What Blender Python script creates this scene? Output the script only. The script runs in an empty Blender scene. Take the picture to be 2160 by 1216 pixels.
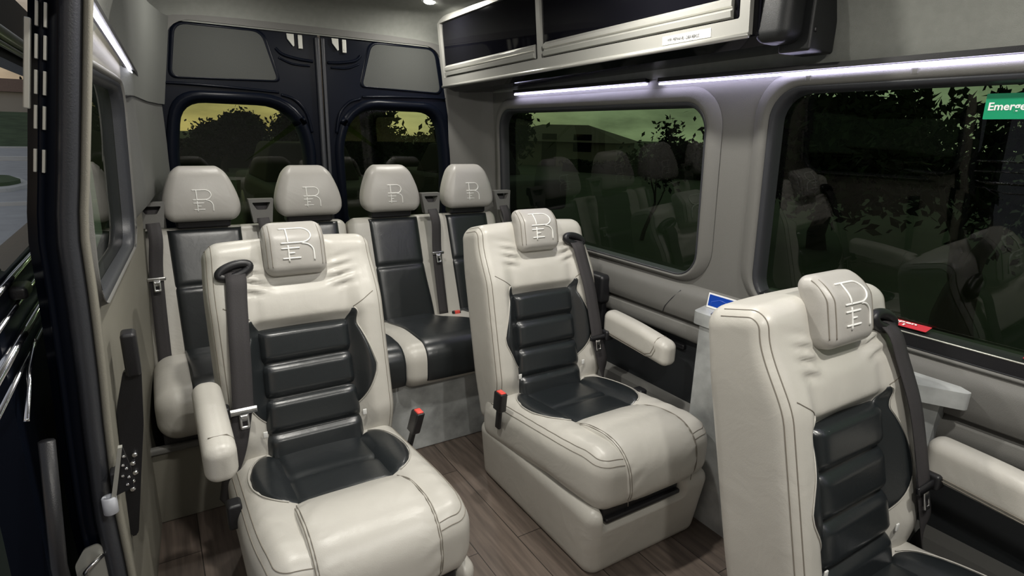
import bpy, bmesh, math, random
import numpy as np
from mathutils import Vector, Matrix

random.seed(7)
np.random.seed(7)
S = bpy.context.scene
C = S.collection
PI = math.pi

# ------------------------------------------------------------------ materials
def mat(name, color, rough=.5, metal=0., bump=0., bscale=200., var=0., vscale=6., coat=0., spec=.5, wrinkle=0., wscale=9., emit=None, estr=0.):
    m = bpy.data.materials.new(name); m.use_nodes = True
    nt = m.node_tree; b = nt.nodes['Principled BSDF']
    col = (*color, 1)
    b.inputs['Base Color'].default_value = col
    b.inputs['Roughness'].default_value = rough
    b.inputs['Metallic'].default_value = metal
    b.inputs['Coat Weight'].default_value = coat
    b.inputs['Specular IOR Level'].default_value = spec
    if emit:
        b.inputs['Emission Color'].default_value = (*emit, 1)
        b.inputs['Emission Strength'].default_value = estr
    tc = nt.nodes.new('ShaderNodeTexCoord')
    if var > 0:
        n = nt.nodes.new('ShaderNodeTexNoise'); n.inputs['Scale'].default_value = vscale; n.inputs['Detail'].default_value = 5
        nt.links.new(tc.outputs['Object'], n.inputs['Vector'])
        r = nt.nodes.new('ShaderNodeMapRange'); r.inputs['From Min'].default_value = .3; r.inputs['From Max'].default_value = .7
        r.inputs['To Min'].default_value = 1 - var; r.inputs['To Max'].default_value = 1 + var
        nt.links.new(n.outputs['Fac'], r.inputs['Value'])
        mx = nt.nodes.new('ShaderNodeMix'); mx.data_type = 'RGBA'; mx.blend_type = 'MULTIPLY'; mx.inputs[0].default_value = 1
        mx.inputs[6].default_value = col
        nt.links.new(r.outputs['Result'], mx.inputs[7]); nt.links.new(mx.outputs[2], b.inputs['Base Color'])
    last = None
    if wrinkle > 0:
        n = nt.nodes.new('ShaderNodeTexNoise'); n.inputs['Scale'].default_value = wscale; n.inputs['Detail'].default_value = 3
        n.inputs['Distortion'].default_value = 1.2
        nt.links.new(tc.outputs['Object'], n.inputs['Vector'])
        bp = nt.nodes.new('ShaderNodeBump'); bp.inputs['Strength'].default_value = wrinkle; bp.inputs['Distance'].default_value = .02
        nt.links.new(n.outputs['Fac'], bp.inputs['Height']); last = bp
    if bump > 0:
        n = nt.nodes.new('ShaderNodeTexNoise'); n.inputs['Scale'].default_value = bscale; n.inputs['Detail'].default_value = 2
        nt.links.new(tc.outputs['Object'], n.inputs['Vector'])
        bp = nt.nodes.new('ShaderNodeBump'); bp.inputs['Strength'].default_value = bump; bp.inputs['Distance'].default_value = .002
        nt.links.new(n.outputs['Fac'], bp.inputs['Height'])
        if last: nt.links.new(last.outputs['Normal'], bp.inputs['Normal'])
        last = bp
    if last: nt.links.new(last.outputs['Normal'], b.inputs['Normal'])
    return m

M = {}
M['leather'] = mat('beige_leather', (.51, .493, .450), .36, bump=.12, bscale=420, wrinkle=.13, wscale=8, var=.05, vscale=5)
M['greyleather'] = mat('grey_beige_leather', (.41, .395, .37), .40, bump=.12, bscale=420, wrinkle=.10, wscale=8)
M['blackleather'] = mat('black_leather', (.014, .017, .019), .30, spec=.7, bump=.10, bscale=420, wrinkle=.05, wscale=12)
M['stitch'] = mat('seam_thread', (.20, .18, .15), .7)
M['white_thread'] = mat('white_thread', (.85, .85, .82), .5)
M['webbing'] = mat('belt_webbing', (.035, .032, .034), .75, bump=.5, bscale=600)
M['plastic'] = mat('black_plastic', (.012, .012, .014), .4, bump=.15, bscale=500)
M['steel'] = mat('steel', (.62, .62, .62), .28, 1.)
M['redplastic'] = mat('red_plastic', (.75, .08, .06), .4)
M['fabric'] = mat('grey_headliner', (.25, .257, .236), .95, bump=.5, bscale=700, var=.05, vscale=40, spec=.2)
M['trim'] = mat('grey_trim', (.145, .143, .135), .6, bump=.35, bscale=600, spec=.3)
M['beigetrim'] = mat('beige_trim', (.22, .21, .175), .6, bump=.3, bscale=600, spec=.3)
M['panelfabric'] = mat('grey_panel', (.078, .081, .077), .95, bump=.5, bscale=700, spec=.15)
M['paint'] = mat('black_paint', (.0035, .005, .010), .30, spec=.13, bump=.08, bscale=40)
M['gloss'] = mat('gloss_black', (.004, .004, .006), .05, spec=.2)
M['carbon'] = mat('black_vinyl', (.010, .011, .012), .45, bump=.3, bscale=700)
M['alu'] = mat('aluminium', (.52, .515, .48), .28, .5, bump=.05)
M['rubber'] = mat('black_rubber', (.030, .032, .038), .42, bump=.2, bscale=300)
M['darkpanel'] = mat('dark_wall_panel', (.018, .021, .024), .7, bump=.4, bscale=500)
M['paper'] = mat('white_label', (.8, .8, .78), .6)
M['ink'] = mat('grey_ink', (.15, .15, .15), .6)
M['green'] = mat('green_sticker', (.0, .30, .14), .45)
M['red'] = mat('red_sticker', (.55, .03, .05), .45)
M['blue'] = mat('blue_card', (.0, .045, .35), .35)
M['bluel'] = mat('light_blue_line', (.06, .14, .6), .35)
M['whiteprint'] = mat('white_print', (.85, .85, .85), .5)
M['zinc'] = mat('zinc_plate', (.55, .55, .50), .4, .6)
M['nylon'] = mat('white_nylon', (.55, .57, .62), .5)
M['chrome'] = mat('chrome', (.75, .75, .77), .12, 1.)
M['led'] = mat('led_strip', (1, 1, 1), .5, emit=(.74, .70, 1.), estr=22)
M['led_side'] = mat('led_strip_side', (1, 1, 1), .5, emit=(.90, .88, 1.), estr=13)
M['lens'] = mat('lamp_lens', (1, 1, 1), .5, emit=(1., .97, .90), estr=30)

def laminate():
    m = mat('grey_laminate', (.34, .352, .35), .42, var=.34, vscale=11, bump=.1, bscale=200)
    return m
M['laminate'] = laminate()

def wood():
    m = bpy.data.materials.new('wood_vinyl'); m.use_nodes = True
    nt = m.node_tree; b = nt.nodes['Principled BSDF']; b.inputs['Roughness'].default_value = .42
    tc = nt.nodes.new('ShaderNodeTexCoord'); mp = nt.nodes.new('ShaderNodeMapping')
    mp.inputs['Rotation'].default_value = (0, 0, PI/2)
    nt.links.new(tc.outputs['Object'], mp.inputs['Vector'])
    br = nt.nodes.new('ShaderNodeTexBrick'); br.inputs['Scale'].default_value = 1
    br.inputs['Brick Width'].default_value = .9; br.inputs['Row Height'].default_value = .15; br.inputs['Mortar Size'].default_value = .0015
    br.inputs['Color1'].default_value = (.15, .118, .098, 1); br.inputs['Color2'].default_value = (.09, .07, .058, 1); br.inputs['Mortar'].default_value = (.02, .016, .013, 1)
    nt.links.new(mp.outputs['Vector'], br.inputs['Vector'])
    mp2 = nt.nodes.new('ShaderNodeMapping'); mp2.inputs['Scale'].default_value = (30, 2.2, 1)
    nt.links.new(tc.outputs['Object'], mp2.inputs['Vector'])
    n = nt.nodes.new('ShaderNodeTexNoise'); n.inputs['Scale'].default_value = 2; n.inputs['Detail'].default_value = 8
    nt.links.new(mp2.outputs['Vector'], n.inputs['Vector'])
    r = nt.nodes.new('ShaderNodeMapRange'); r.inputs['From Min'].default_value = .3; r.inputs['From Max'].default_value = .7; r.inputs['To Min'].default_value = .65; r.inputs['To Max'].default_value = 1.3
    nt.links.new(n.outputs['Fac'], r.inputs['Value'])
    mx = nt.nodes.new('ShaderNodeMix'); mx.data_type = 'RGBA'; mx.blend_type = 'MULTIPLY'; mx.inputs[0].default_value = 1
    nt.links.new(br.outputs['Color'], mx.inputs[6]); nt.links.new(r.outputs['Result'], mx.inputs[7])
    nt.links.new(mx.outputs[2], b.inputs['Base Color'])
    return m
M['wood'] = wood()

def glass(name, tint, refl=1.0):
    m = bpy.data.materials.new(name); m.use_nodes = True
    nt = m.node_tree
    for n in list(nt.nodes): nt.nodes.remove(n)
    out = nt.nodes.new('ShaderNodeOutputMaterial'); mix = nt.nodes.new('ShaderNodeMixShader')
    ge = nt.nodes.new('ShaderNodeNewGeometry'); dt = nt.nodes.new('ShaderNodeVectorMath'); dt.operation = 'DOT_PRODUCT'
    nt.links.new(ge.outputs['Incoming'], dt.inputs[0]); nt.links.new(ge.outputs['Normal'], dt.inputs[1])
    def mth(op, x, y=None):
        q = nt.nodes.new('ShaderNodeMath'); q.operation = op; q.use_clamp = op in ('SUBTRACT', 'ADD')
        for i, vv in enumerate((x, y)):
            if vv is None: continue
            if isinstance(vv, (int, float)): q.inputs[i].default_value = vv
            else: nt.links.new(vv, q.inputs[i])
        return q.outputs[0]
    fr = mth('ADD', mth('MULTIPLY', mth('POWER', mth('SUBTRACT', 1., mth('ABSOLUTE', dt.outputs['Value'])), 5.), .95), .05)
    tr = nt.nodes.new('ShaderNodeBsdfTransparent'); tr.inputs['Color'].default_value = (*tint, 1)
    gl = nt.nodes.new('ShaderNodeBsdfGlossy'); gl.inputs['Roughness'].default_value = .0
    gl.inputs['Color'].default_value = (refl, refl, refl, 1)
    nt.links.new(fr, mix.inputs[0]); nt.links.new(tr.outputs[0], mix.inputs[1]); nt.links.new(gl.outputs[0], mix.inputs[2])
    nt.links.new(mix.outputs[0], out.inputs['Surface'])
    return m
M['tint'] = glass('dark_tinted_glass', (.46, .60, .29))
M['tintside'] = glass('green_tinted_glass', (.32, .45, .23), .65)
M['clear'] = glass('lightly_tinted_glass', (.94, .96, .95), .2)
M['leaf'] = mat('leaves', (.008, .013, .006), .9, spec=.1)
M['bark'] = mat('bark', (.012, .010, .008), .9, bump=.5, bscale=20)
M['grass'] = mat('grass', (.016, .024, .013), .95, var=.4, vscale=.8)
M['asphalt'] = mat('asphalt', (.62, .63, .66), .9, var=.1, vscale=2)
M['concrete'] = mat('concrete', (.85, .85, .84), .9, var=.05, vscale=2)
M['roofing'] = mat('roof_shingles', (.07, .055, .045), .9, var=.2, vscale=6)
M['shaded_stucco'] = mat('shaded_stucco', (.10, .095, .085), .9)  # house walls darkened in colour as the side away from the sunset
M['carpaint'] = mat('grey_car_paint', (.022, .024, .026), .7, spec=.15)
M['carglass'] = mat('dark_car_window', (.012, .012, .013), .8, spec=.08)
M['palewall'] = mat('pale_house_wall', (.75, .68, .62), .9)
M['tile'] = mat('brown_roof_tile', (.30, .19, .14), .9, var=.2, vscale=6)
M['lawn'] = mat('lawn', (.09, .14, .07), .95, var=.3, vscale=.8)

# ------------------------------------------------------------------ mesh helpers
def mesh(name, verts, faces, m, parent=None, smooth=True, **props):
    me = bpy.data.meshes.new(name)
    me.from_pydata([tuple(map(float, v)) for v in verts], [], faces)
    me.update()
    if smooth:
        me.polygons.foreach_set('use_smooth', [True]*len(me.polygons))
    o = bpy.data.objects.new(name, me); C.objects.link(o)
    if m is not None: me.materials.append(m)
    if parent is not None: o.parent = parent
    for k, v in props.items(): o[k] = v
    return o

def thing(name, label, cat, loc=(0, 0, 0), rotz=0, group=None):
    o = bpy.data.objects.new(name, None); C.objects.link(o)
    o.location = loc; o.rotation_euler = (0, 0, rotz); o.empty_display_size = .05
    o['label'] = label; o['category'] = cat
    if group: o['group'] = group
    return o

def tag(o, label, cat, group=None, kind=None):
    o['label'] = label; o['category'] = cat
    if group: o['group'] = group
    if kind: o['kind'] = kind
    return o

def axis_samples(h, r, n, k):
    r = min(r, h*.999)
    a = [(h - r) + r*math.tan(PI/4*i/k) for i in range(1, k+1)]
    inner = list(np.linspace(-(h-r), h-r, n+1))
    return np.array([-x for x in reversed(a)] + inner + a)

class MB:
    def __init__(s): s.v = []; s.f = []; s.flat = []
    def add(s, v, f):
        o = len(s.v); s.v += [tuple(map(float, p)) for p in v]; s.f += [tuple(i+o for i in q) for q in f]; return s
    def rbox(s, cx, h, r=.01, n=(1, 1, 1), k=3, fn=None):
        v, f = rbox(h, r, n, k)
        v = v + np.array(cx)
        if fn: v = fn(v)
        return s.add(v, f)
    def box(s, lo, hi, r=0.0):
        lo = np.array(lo, float); hi = np.array(hi, float)
        c = (lo+hi)/2; h = (hi-lo)/2
        if r <= 0:
            x0, y0, z0 = lo; x1, y1, z1 = hi
            v = [(x0,y0,z0),(x1,y0,z0),(x1,y1,z0),(x0,y1,z0),(x0,y0,z1),(x1,y0,z1),(x1,y1,z1),(x0,y1,z1)]
            return s.add(v, [(0,3,2,1),(4,5,6,7),(0,1,5,4),(1,2,6,5),(2,3,7,6),(3,0,4,7)])
        return s.rbox(c, h, min(r, h.min()*.98), k=2)
    def tube(s, pts, rad, seg=8, closed=False, caps=True):
        v, f = tube(pts, rad, seg, closed, caps); return s.add(v, f)
    def obj(s, name, m, parent=None, smooth=True, **props):
        o = mesh(name, s.v, s.f, m, parent, smooth, **props)
        return o

def rbox(h, r, n=(1, 1, 1), k=3):
    h = np.array(h, float)
    ax = [axis_samples(h[i], r, n[i], k) for i in range(3)]
    N = [len(a)-1 for a in ax]
    idx = {}; V = []; F = []
    def vid(i, j, l):
        key = (i, j, l)
        if key not in idx:
            idx[key] = len(V); V.append((ax[0][i], ax[1][j], ax[2][l]))
        return idx[key]
    for j in range(N[1]):
        for l in range(N[2]):
            F.append((vid(0,j,l), vid(0,j,l+1), vid(0,j+1,l+1), vid(0,j+1,l)))
            F.append((vid(N[0],j,l), vid(N[0],j+1,l), vid(N[0],j+1,l+1), vid(N[0],j,l+1)))
    for i in range(N[0]):
        for l in range(N[2]):
            F.append((vid(i,0,l), vid(i+1,0,l), vid(i+1,0,l+1), vid(i,0,l+1)))
            F.append((vid(i,N[1],l), vid(i,N[1],l+1), vid(i+1,N[1],l+1), vid(i+1,N[1],l)))
    for i in range(N[0]):
        for j in range(N[1]):
            F.append((vid(i,j,0), vid(i,j+1,0), vid(i+1,j+1,0), vid(i+1,j,0)))
            F.append((vid(i,j,N[2]), vid(i+1,j,N[2]), vid(i+1,j+1,N[2]), vid(i,j+1,N[2])))
    P = np.array(V)
    rr = np.minimum(r, h*.999)
    inner = np.clip(P, -(h-r), h-r)
    d = P - inner
    L = np.linalg.norm(d, axis=1); ok = L > 1e-9
    P[ok] = inner[ok] + d[ok]/L[ok][:, None]*r
    return P, F

def tube(pts, rad, seg=8, closed=False, caps=True):
    P = [Vector(p) for p in pts]; n = len(P)
    R = rad if hasattr(rad, '__len__') else [rad]*n
    V = []; F = []
    up = None
    for i in range(n):
        a = P[(i-1) % n] if (closed or i > 0) else P[i]
        b = P[(i+1) % n] if (closed or i < n-1) else P[i]
        t = (b-a)
        if t.length < 1e-9: t = Vector((0, 0, 1))
        t.normalize()
        if up is None:
            up = Vector((0, 0, 1)) if abs(t.z) < .9 else Vector((1, 0, 0))
        s_ = t.cross(up)
        if s_.length < 1e-6: s_ = t.cross(Vector((1, .3, .2)))
        s_.normalize(); up = s_.cross(t).normalized()
        for k in range(seg):
            an = 2*PI*k/seg
            V.append(P[i] + (s_*math.cos(an) + up*math.sin(an))*R[i])
    m = n if closed else n-1
    for i in range(m):
        for k in range(seg):
            a = i*seg+k; b = i*seg+(k+1) % seg
            c = ((i+1) % n)*seg+(k+1) % seg; d = ((i+1) % n)*seg+k
            F.append((a, d, c, b))
    if caps and not closed:
        F.append(tuple(range(seg))); F.append(tuple(reversed(range((n-1)*seg, n*seg))))
    return V, F

def smooth_path(pts, n=8):
    """Catmull-Rom through the points."""
    P = [np.array(p, float) for p in pts]; out = []
    for i in range(len(P)-1):
        p0 = P[max(i-1, 0)]; p1 = P[i]; p2 = P[i+1]; p3 = P[min(i+2, len(P)-1)]
        for j in range(n):
            t = j/n
            out.append(.5*((2*p1)+(-p0+p2)*t+(2*p0-5*p1+4*p2-p3)*t*t+(-p0+3*p1-3*p2+p3)*t**3))
    out.append(P[-1]); return out

def ribbon(pts, nrm, width, th=.0025, n=8):
    """A belt: a thin closed band swept along pts, nrm = facing normal(s)."""
    path = smooth_path(pts, n)
    if isinstance(nrm[0], (int, float)): nn = [np.array(nrm, float)]*len(path)
    else: nn = smooth_path(nrm, n)
    V = []; F = []
    for i, p in enumerate(path):
        a = path[max(i-1, 0)]; b = path[min(i+1, len(path)-1)]
        t = (b-a)/max(np.linalg.norm(b-a), 1e-9)
        s_ = np.cross(t, nn[i]); s_ /= max(np.linalg.norm(s_), 1e-9)
        m_ = np.cross(s_, t)
        for (x, y) in ((-1, -1), (-.33, -1), (.33, -1), (1, -1), (1, 1), (.33, 1), (-.33, 1), (-1, 1)):
            V.append(p + s_*x*width/2 + m_*y*th/2)
    k = 8
    for i in range(len(path)-1):
        for j in range(k):
            F.append((i*k+j, (i+1)*k+j, (i+1)*k+(j+1) % k, i*k+(j+1) % k))
    F.append(tuple(range(k))); F.append(tuple(reversed(range((len(path)-1)*k, len(path)*k))))
    return V, F

def ss(a, b, x):
    t = np.clip((x-a)/(b-a), 0, 1); return t*t*(3-2*t)

def patch(afn, bfn, w0, w1, hfn, th, ns=28, nt=40, ribs=None, tofn=None, sunk=.006, px=6, pt=10):
    """A padded panel that hugs a surface. across s in [-1,1] from afn(w) to bfn(w); along w from w0 to w1."""
    V = []; F = []
    sv = np.sin(np.linspace(-PI/2, PI/2, ns+1)); tv = (1-np.cos(np.linspace(0, PI, nt+1)))/2
    tv = .5*tv + .5*np.linspace(0, 1, nt+1)
    for t in tv:
        w = w0+(w1-w0)*t
        a, b = afn(w), bfn(w)
        for s_ in sv:
            u = (a+b)/2+(b-a)/2*s_
            e = max(0., (1-abs(s_)**px))**.5*max(0., (1-abs(2*t-1)**pt))**.5
            k = ribs(u, w, s_, t) if ribs else 1.
            d = hfn(u, w) + (th*k+sunk)*e - sunk
            V.append(tofn(u, w, d))
    for i in range(nt):
        for j in range(ns):
            q = i*(ns+1)+j
            F.append((q, q+1, q+ns+2, q+ns+1))
    return V, F

def rrect(x0, x1, y0, y1, r, k=8):
    """Rounded rectangle outline, counter-clockwise; r a number or 4 radii (BL, BR, TR, TL)."""
    rs = r if hasattr(r, '__len__') else [r]*4
    out = []
    for (cx, cy, a0, rr) in ((x0+rs[0], y0+rs[0], PI, rs[0]), (x1-rs[1], y0+rs[1], 1.5*PI, rs[1]), (x1-rs[2], y1-rs[2], 0, rs[2]), (x0+rs[3], y1-rs[3], PI/2, rs[3])):
        for i in range(k+1):
            a = a0+PI/2*i/k
            out.append((cx+rr*math.cos(a), cy+rr*math.sin(a)))
    return out

def rpoly(pts, r, k=6):
    """Rounded corner polygon."""
    out = []; n = len(pts)
    for i in range(n):
        p = np.array(pts[i], float); a = np.array(pts[i-1], float); b = np.array(pts[(i+1) % n], float)
        rr = r[i] if hasattr(r, '__len__') else r
        u = (a-p)/np.linalg.norm(a-p); v = (b-p)/np.linalg.norm(b-p)
        q0 = p+u*rr; q1 = p+v*rr
        for j in range(k+1):
            t = j/k; out.append(tuple((1-t)**2*q0+2*t*(1-t)*p+t*t*q1))
    return out

def holed(outer, holes, cuts=(), cutaxis=1):
    """2D polygon with holes -> verts2d, faces (triangles), subdivided at cut lines."""
    bm = bmesh.new()
    es = []
    for loop in [outer]+list(holes):
        vs = [bm.verts.new((p[0], p[1], 0)) for p in loop]
        for i in range(len(vs)): es.append(bm.edges.new((vs[i], vs[(i+1) % len(vs)])))
    bmesh.ops.triangle_fill(bm, use_beauty=True, use_dissolve=False, edges=es)
    for c in cuts:
        co = (0, c, 0) if cutaxis == 1 else (c, 0, 0); no = (0, 1, 0) if cutaxis == 1 else (1, 0, 0)
        bmesh.ops.bisect_plane(bm, geom=bm.verts[:]+bm.edges[:]+bm.faces[:], plane_co=co, plane_no=no)
    bmesh.ops.recalc_face_normals(bm, faces=bm.faces[:])
    bm.verts.index_update()
    V = [(v.co.x, v.co.y) for v in bm.verts]; F = [tuple(v.index for v in f.verts) for f in bm.faces]
    bm.free(); return V, F

def slab(outer, holes, to3, depth, cuts=(), cutaxis=1):
    """A plate with holes and thickness. to3(a, b, d) -> xyz, d in {0, depth}."""
    V2, F = holed(outer, holes, cuts, cutaxis)
    n = len(V2)
    V = [to3(a, b, 0) for a, b in V2]+[to3(a, b, depth) for a, b in V2]
    FF = list(F)+[tuple(i+n for i in reversed(f)) for f in F]
    cnt = {}
    for f in F:
        for i in range(len(f)):
            e = (f[i], f[(i+1) % len(f)]); cnt[e] = cnt.get(e, 0)+1
    for (a, b) in cnt:
        if (b, a) not in cnt: FF.append((b, a, a+n, b+n))
    return V, FF

def ring(loops, closed=True):
    """Loft through same-length closed loops of 3D points."""
    n = len(loops[0]); V = [p for l in loops for p in l]; F = []
    for i in range(len(loops)-1):
        for j in range(n):
            F.append((i*n+j, i*n+(j+1) % n, (i+1)*n+(j+1) % n, (i+1)*n+j))
    return V, F

def fan(loop):
    n = len(loop); c = tuple(np.mean(np.array(loop), axis=0))
    return list(loop)+[c], [(i, (i+1) % n, n) for i in range(n)]

def extrude_profile(prof, y0, y1, to3=None, closed=False, ny=1):
    n = len(prof); V = []; F = []
    for i in range(ny+1):
        y = y0+(y1-y0)*i/ny
        for (x, z) in prof: V.append((x, y, z) if to3 is None else to3(x, y, z))
    m = n if closed else n-1
    for i in range(ny):
        for j in range(m):
            F.append((i*n+j, i*n+(j+1) % n, (i+1)*n+(j+1) % n, (i+1)*n+j))
    if closed:
        F.append(tuple(reversed(range(n)))); F.append(tuple(range(ny*n, (ny+1)*n)))
    return V, F

def text_mesh(s, size, name, m, parent, mtx, bold=0.0, shear=0., th=.0006, width=None):
    cu = bpy.data.curves.new(name, 'FONT'); cu.body = s; cu.size = size; cu.extrude = th/2; cu.offset = bold; cu.shear = shear
    cu.align_x = 'LEFT'; cu.resolution_u = 3
    o = bpy.data.objects.new(name, cu); C.objects.link(o)
    dg = bpy.context.evaluated_depsgraph_get()
    me = bpy.data.meshes.new_from_object(o.evaluated_get(dg))
    bpy.data.objects.remove(o); bpy.data.curves.remove(cu)
    if width:
        xs = [v.co.x for v in me.vertices]; k = width/max(1e-6, max(xs)-min(xs))
        for v in me.vertices: v.co.x = (v.co.x-min(xs))*k
    me.transform(mtx); me.materials.clear(); me.materials.append(m); me.name = name
    o = bpy.data.objects.new(name, me); C.objects.link(o)
    if parent is not None: o.parent = parent
    return o

def emblem(name, parent, to3, sx, sy, rad):
    """The embroidered monogram; unit coordinates x right, y down, mapped by to3(x, y)."""
    def arc(cx, cy, rx, ry, a0, a1, n=10):
        return [(cx+rx*math.cos(a0+(a1-a0)*i/n), cy+ry*math.sin(a0+(a1-a0)*i/n)) for i in range(n+1)]
    strokes = [
        [(-.22, 0), (.15, 0)]+arc(.45, .22, .32, .22, -PI/2, PI/2, 14)+[(.15, .44), (-.22, .44)],
        [(0, 0), (0, .44)], [(0, .51), (0, 1.)],
        [(-.22, .60), (.36, .60)], [(0, .745), (.2, .745)], [(-.2, .90), (.38, .90)],
        [(.46, .46)]+arc(.46, .74, .36, .27, -PI/2, 0, 10)+[(.82, 1.0)]]
    b = MB()
    for st in strokes:
        q = [st[0]]
        for (x0, y0), (x1, y1) in zip(st[:-1], st[1:]):
            k = max(1, int(math.hypot(x1-x0, y1-y0)/.05))
            q += [(x0+(x1-x0)*i/k, y0+(y1-y0)*i/k) for i in range(1, k+1)]
        st = q
        b.tube([to3((x-.28)*sx, (.5-y)*sy) for x, y in st], rad, 6)
    return b.obj(name, M['white_thread'], parent)

# ------------------------------------------------------------------ van shell profile
XR = [(-.3, 1.640), (.30, 1.640), (.60, 1.630), (1.0, 1.612), (1.25, 1.600), (1.50, 1.585), (1.70, 1.560)]
def xr(z): return float(np.interp(z, [p[0] for p in XR], [p[1] for p in XR]))
def xl(z): return 1.52-xr(z)
def xlw(y, z): return xl(z)-.022+.066*(y-1.4)
xrw = lambda y, z: xr(z)
Y0, Y1 = -1.25, 3.02
CUTS = [.30, .60, 1.0, 1.25, 1.45]

def struct(name, V, F, m, smooth=False, **p):
    return mesh(name, V, F, m, None, smooth, kind='structure', **p)

# floor
b = MB(); b.box((-.14, Y0, -.06), (1.66, Y1, 0)); o = b.obj('floor', M['wood'], None, False); o['kind'] = 'structure'

# right wall with two window openings (y, z)
W1 = (1.335, 2.66, .815, 1.410)
W2 = (-.35, 1.09, .797, 1.440)
h1 = rrect(W1[0]-.055, W1[1]+.055, W1[2]-.02, W1[3]+.05, .13)
h2 = rrect(W2[0]-.055, W2[1]+.055, W2[2]-.02, W2[3]+.05, .13)
V, F = slab([(Y0, 0), (Y1, 0), (Y1, 1.50), (Y0, 1.50)], [h1, h2], lambda a, c, d: (xr(c)+d, a, c), .012, CUTS)
struct('wall_right', V, F, M['trim'])

def side_window(idx, W, sgn, glassm, wall, name_prefix='window', deep=1., wide=1.):
    """Window on a side wall: sloping reveal frame, black seal, tinted pane."""
    y0, y1, z0, z1 = W
    def L(dy, dx, r, zb=.0, zt=.0):
        if dy > .01: dy = .01+(dy-.01)*wide
        return [(wall(y, z)+sgn*(dx*deep if dx > 0 else dx), y, z) for (y, z) in rrect(y0-dy, y1+dy, z0-dy*.36-zb, z1+dy*.9+zt, r)]
    V, F = ring([L(.064, -.002, .135), L(.056, -.009, .13), L(.030, -.020, .115), L(.018, -.021, .10), L(.008, -.012, .095), L(.004, .02, .093), L(.0, .05, .09)])
    fr = mesh('%s_%d' % (name_prefix, idx), V, F, M['trim'], None, True, kind='structure')
    V, F = ring([L(.009, -.013, .095), L(.004, -.016, .093), L(-.006, -.004, .086), L(-.010, .02, .082), L(-.012, .054, .08)])
    mesh('window_seal', V, F, M['rubber'], fr)
    V, F = fan(L(.004, .056, .09)); mesh('glass_pane', V, F, glassm, fr, False)
    return fr
w1 = side_window(1, W1, 1, M['tintside'], xrw, deep=.6)
w2 = side_window(2, W2, 1, M['tintside'], xrw, deep=.6)
# thicker black lower frame and grey track of the front window
b = MB()
z = W2[2]+.004
b.add(*extrude_profile([(xr(z)-.012, z-.022), (xr(z)-.014, z+.028), (xr(z)+.012, z+.034), (xr(z)+.052, z+.036), (xr(z)+.052, z-.02)], W2[0]+.03, W2[1]-.02, closed=True))
b.obj('lower_rail', M['plastic'], w2, False, label='black lower rail of the window')
b = MB(); b.tube([(xr(z)-.0135, W2[0]+.05, z+.029), (xr(z)-.0135, W2[1]-.04, z+.029)], .0022, 6); b.obj('rail_edge', M['zinc'], w2, label='thin grey metal edge')
b = MB()
for yy in (.985, .72, .35, .0):
    v, f = rbox((.006, .010, .010), .0055, k=3)
    b.add(v+np.array((xr(1.46)-.016, yy, 1.466)), f)
b.obj('screw_cap', M['trim'], w2)

# left wall (behind the sliding door opening) with rear quarter window, and an unseen front stub added to block outside light
W3 = (1.285, 2.05, .955, 1.400)
h3 = rrect(W3[0]-.025, W3[1]+.025, W3[2]-.012, W3[3]+.025, .10)
V, F = slab([(1.262, 0), (2.60, 0), (2.60, 1.52), (1.262, 1.52)], [h3], lambda a, c, d: (xlw(a, c)-d, a, c), .012, CUTS)
struct('wall_left', V, F, M['beigetrim'])
w3 = side_window(3, W3, -1, M['tintside'], xlw, deep=.25, wide=.45)
V, F = slab([(Y0, 0), (-.12, 0), (-.12, 1.50), (Y0, 1.50)], [], lambda a, c, d: (xl(c)-d, a, c), .012, CUTS)
struct('wall_front_left_block', V, F, M['trim'])
b = MB(); b.box((-.15, Y0-.03, 0), (1.66, Y0, 1.92)); o = b.obj('wall_front_block', M['fabric'], None, False); o['kind'] = 'structure'  # added unseen behind the camera to block outside light

# ceiling: curved headliner
half = [(xl(1.5)-.004, 1.495), (-.058, 1.53), (-.045, 1.60), (-.02, 1.68), (.03, 1.76), (.11, 1.83), (.22, 1.872), (.38, 1.893), (.76, 1.90)]
prof = half+[(1.52-x, z) for x, z in reversed(half[:-1])]
V, F = extrude_profile(prof, Y0, 2.78, ny=1)
o = struct('ceiling', V, F, M['fabric'], True)
# rear header: the ceiling curves down to the rear door opening
V = []; nP = len(prof)
for k in range(9):
    t = k/8; a = t*PI/2
    y = 2.78+.21*math.sin(a); sc = (1-math.cos(a))
    for (x, z) in prof:
        zz = z-sc*max(0, z-1.725)*.98 - sc*.0
        xx = .76+(x-.76)*(1-.10*sc)
        V.append((xx, y, zz))
F = [(i*nP+j, i*nP+j+1, (i+1)*nP+j+1, (i+1)*nP+j) for i in range(8) for j in range(nP-1)]
struct('ceiling_rear', V, F, M['fabric'], True)

# rear wall with the door aperture; then the two doors
CX = .765
ap = [(.03, -.05), (1.50, -.05), (1.49, 1.05), (1.455, 1.45), (1.385, 1.735), (.145, 1.735), (.075, 1.45), (.04, 1.05)]
ap = rpoly(ap, [.01, .01, .1, .1, .09, .09, .1, .1])
V, F = slab([(-.2, -.06), (1.72, -.06), (1.72, 1.93), (-.2, 1.93)], [ap], lambda a, c, d: (a, 2.985+d, c), .02)
struct('wall_rear', V, F, M['trim'])
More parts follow.
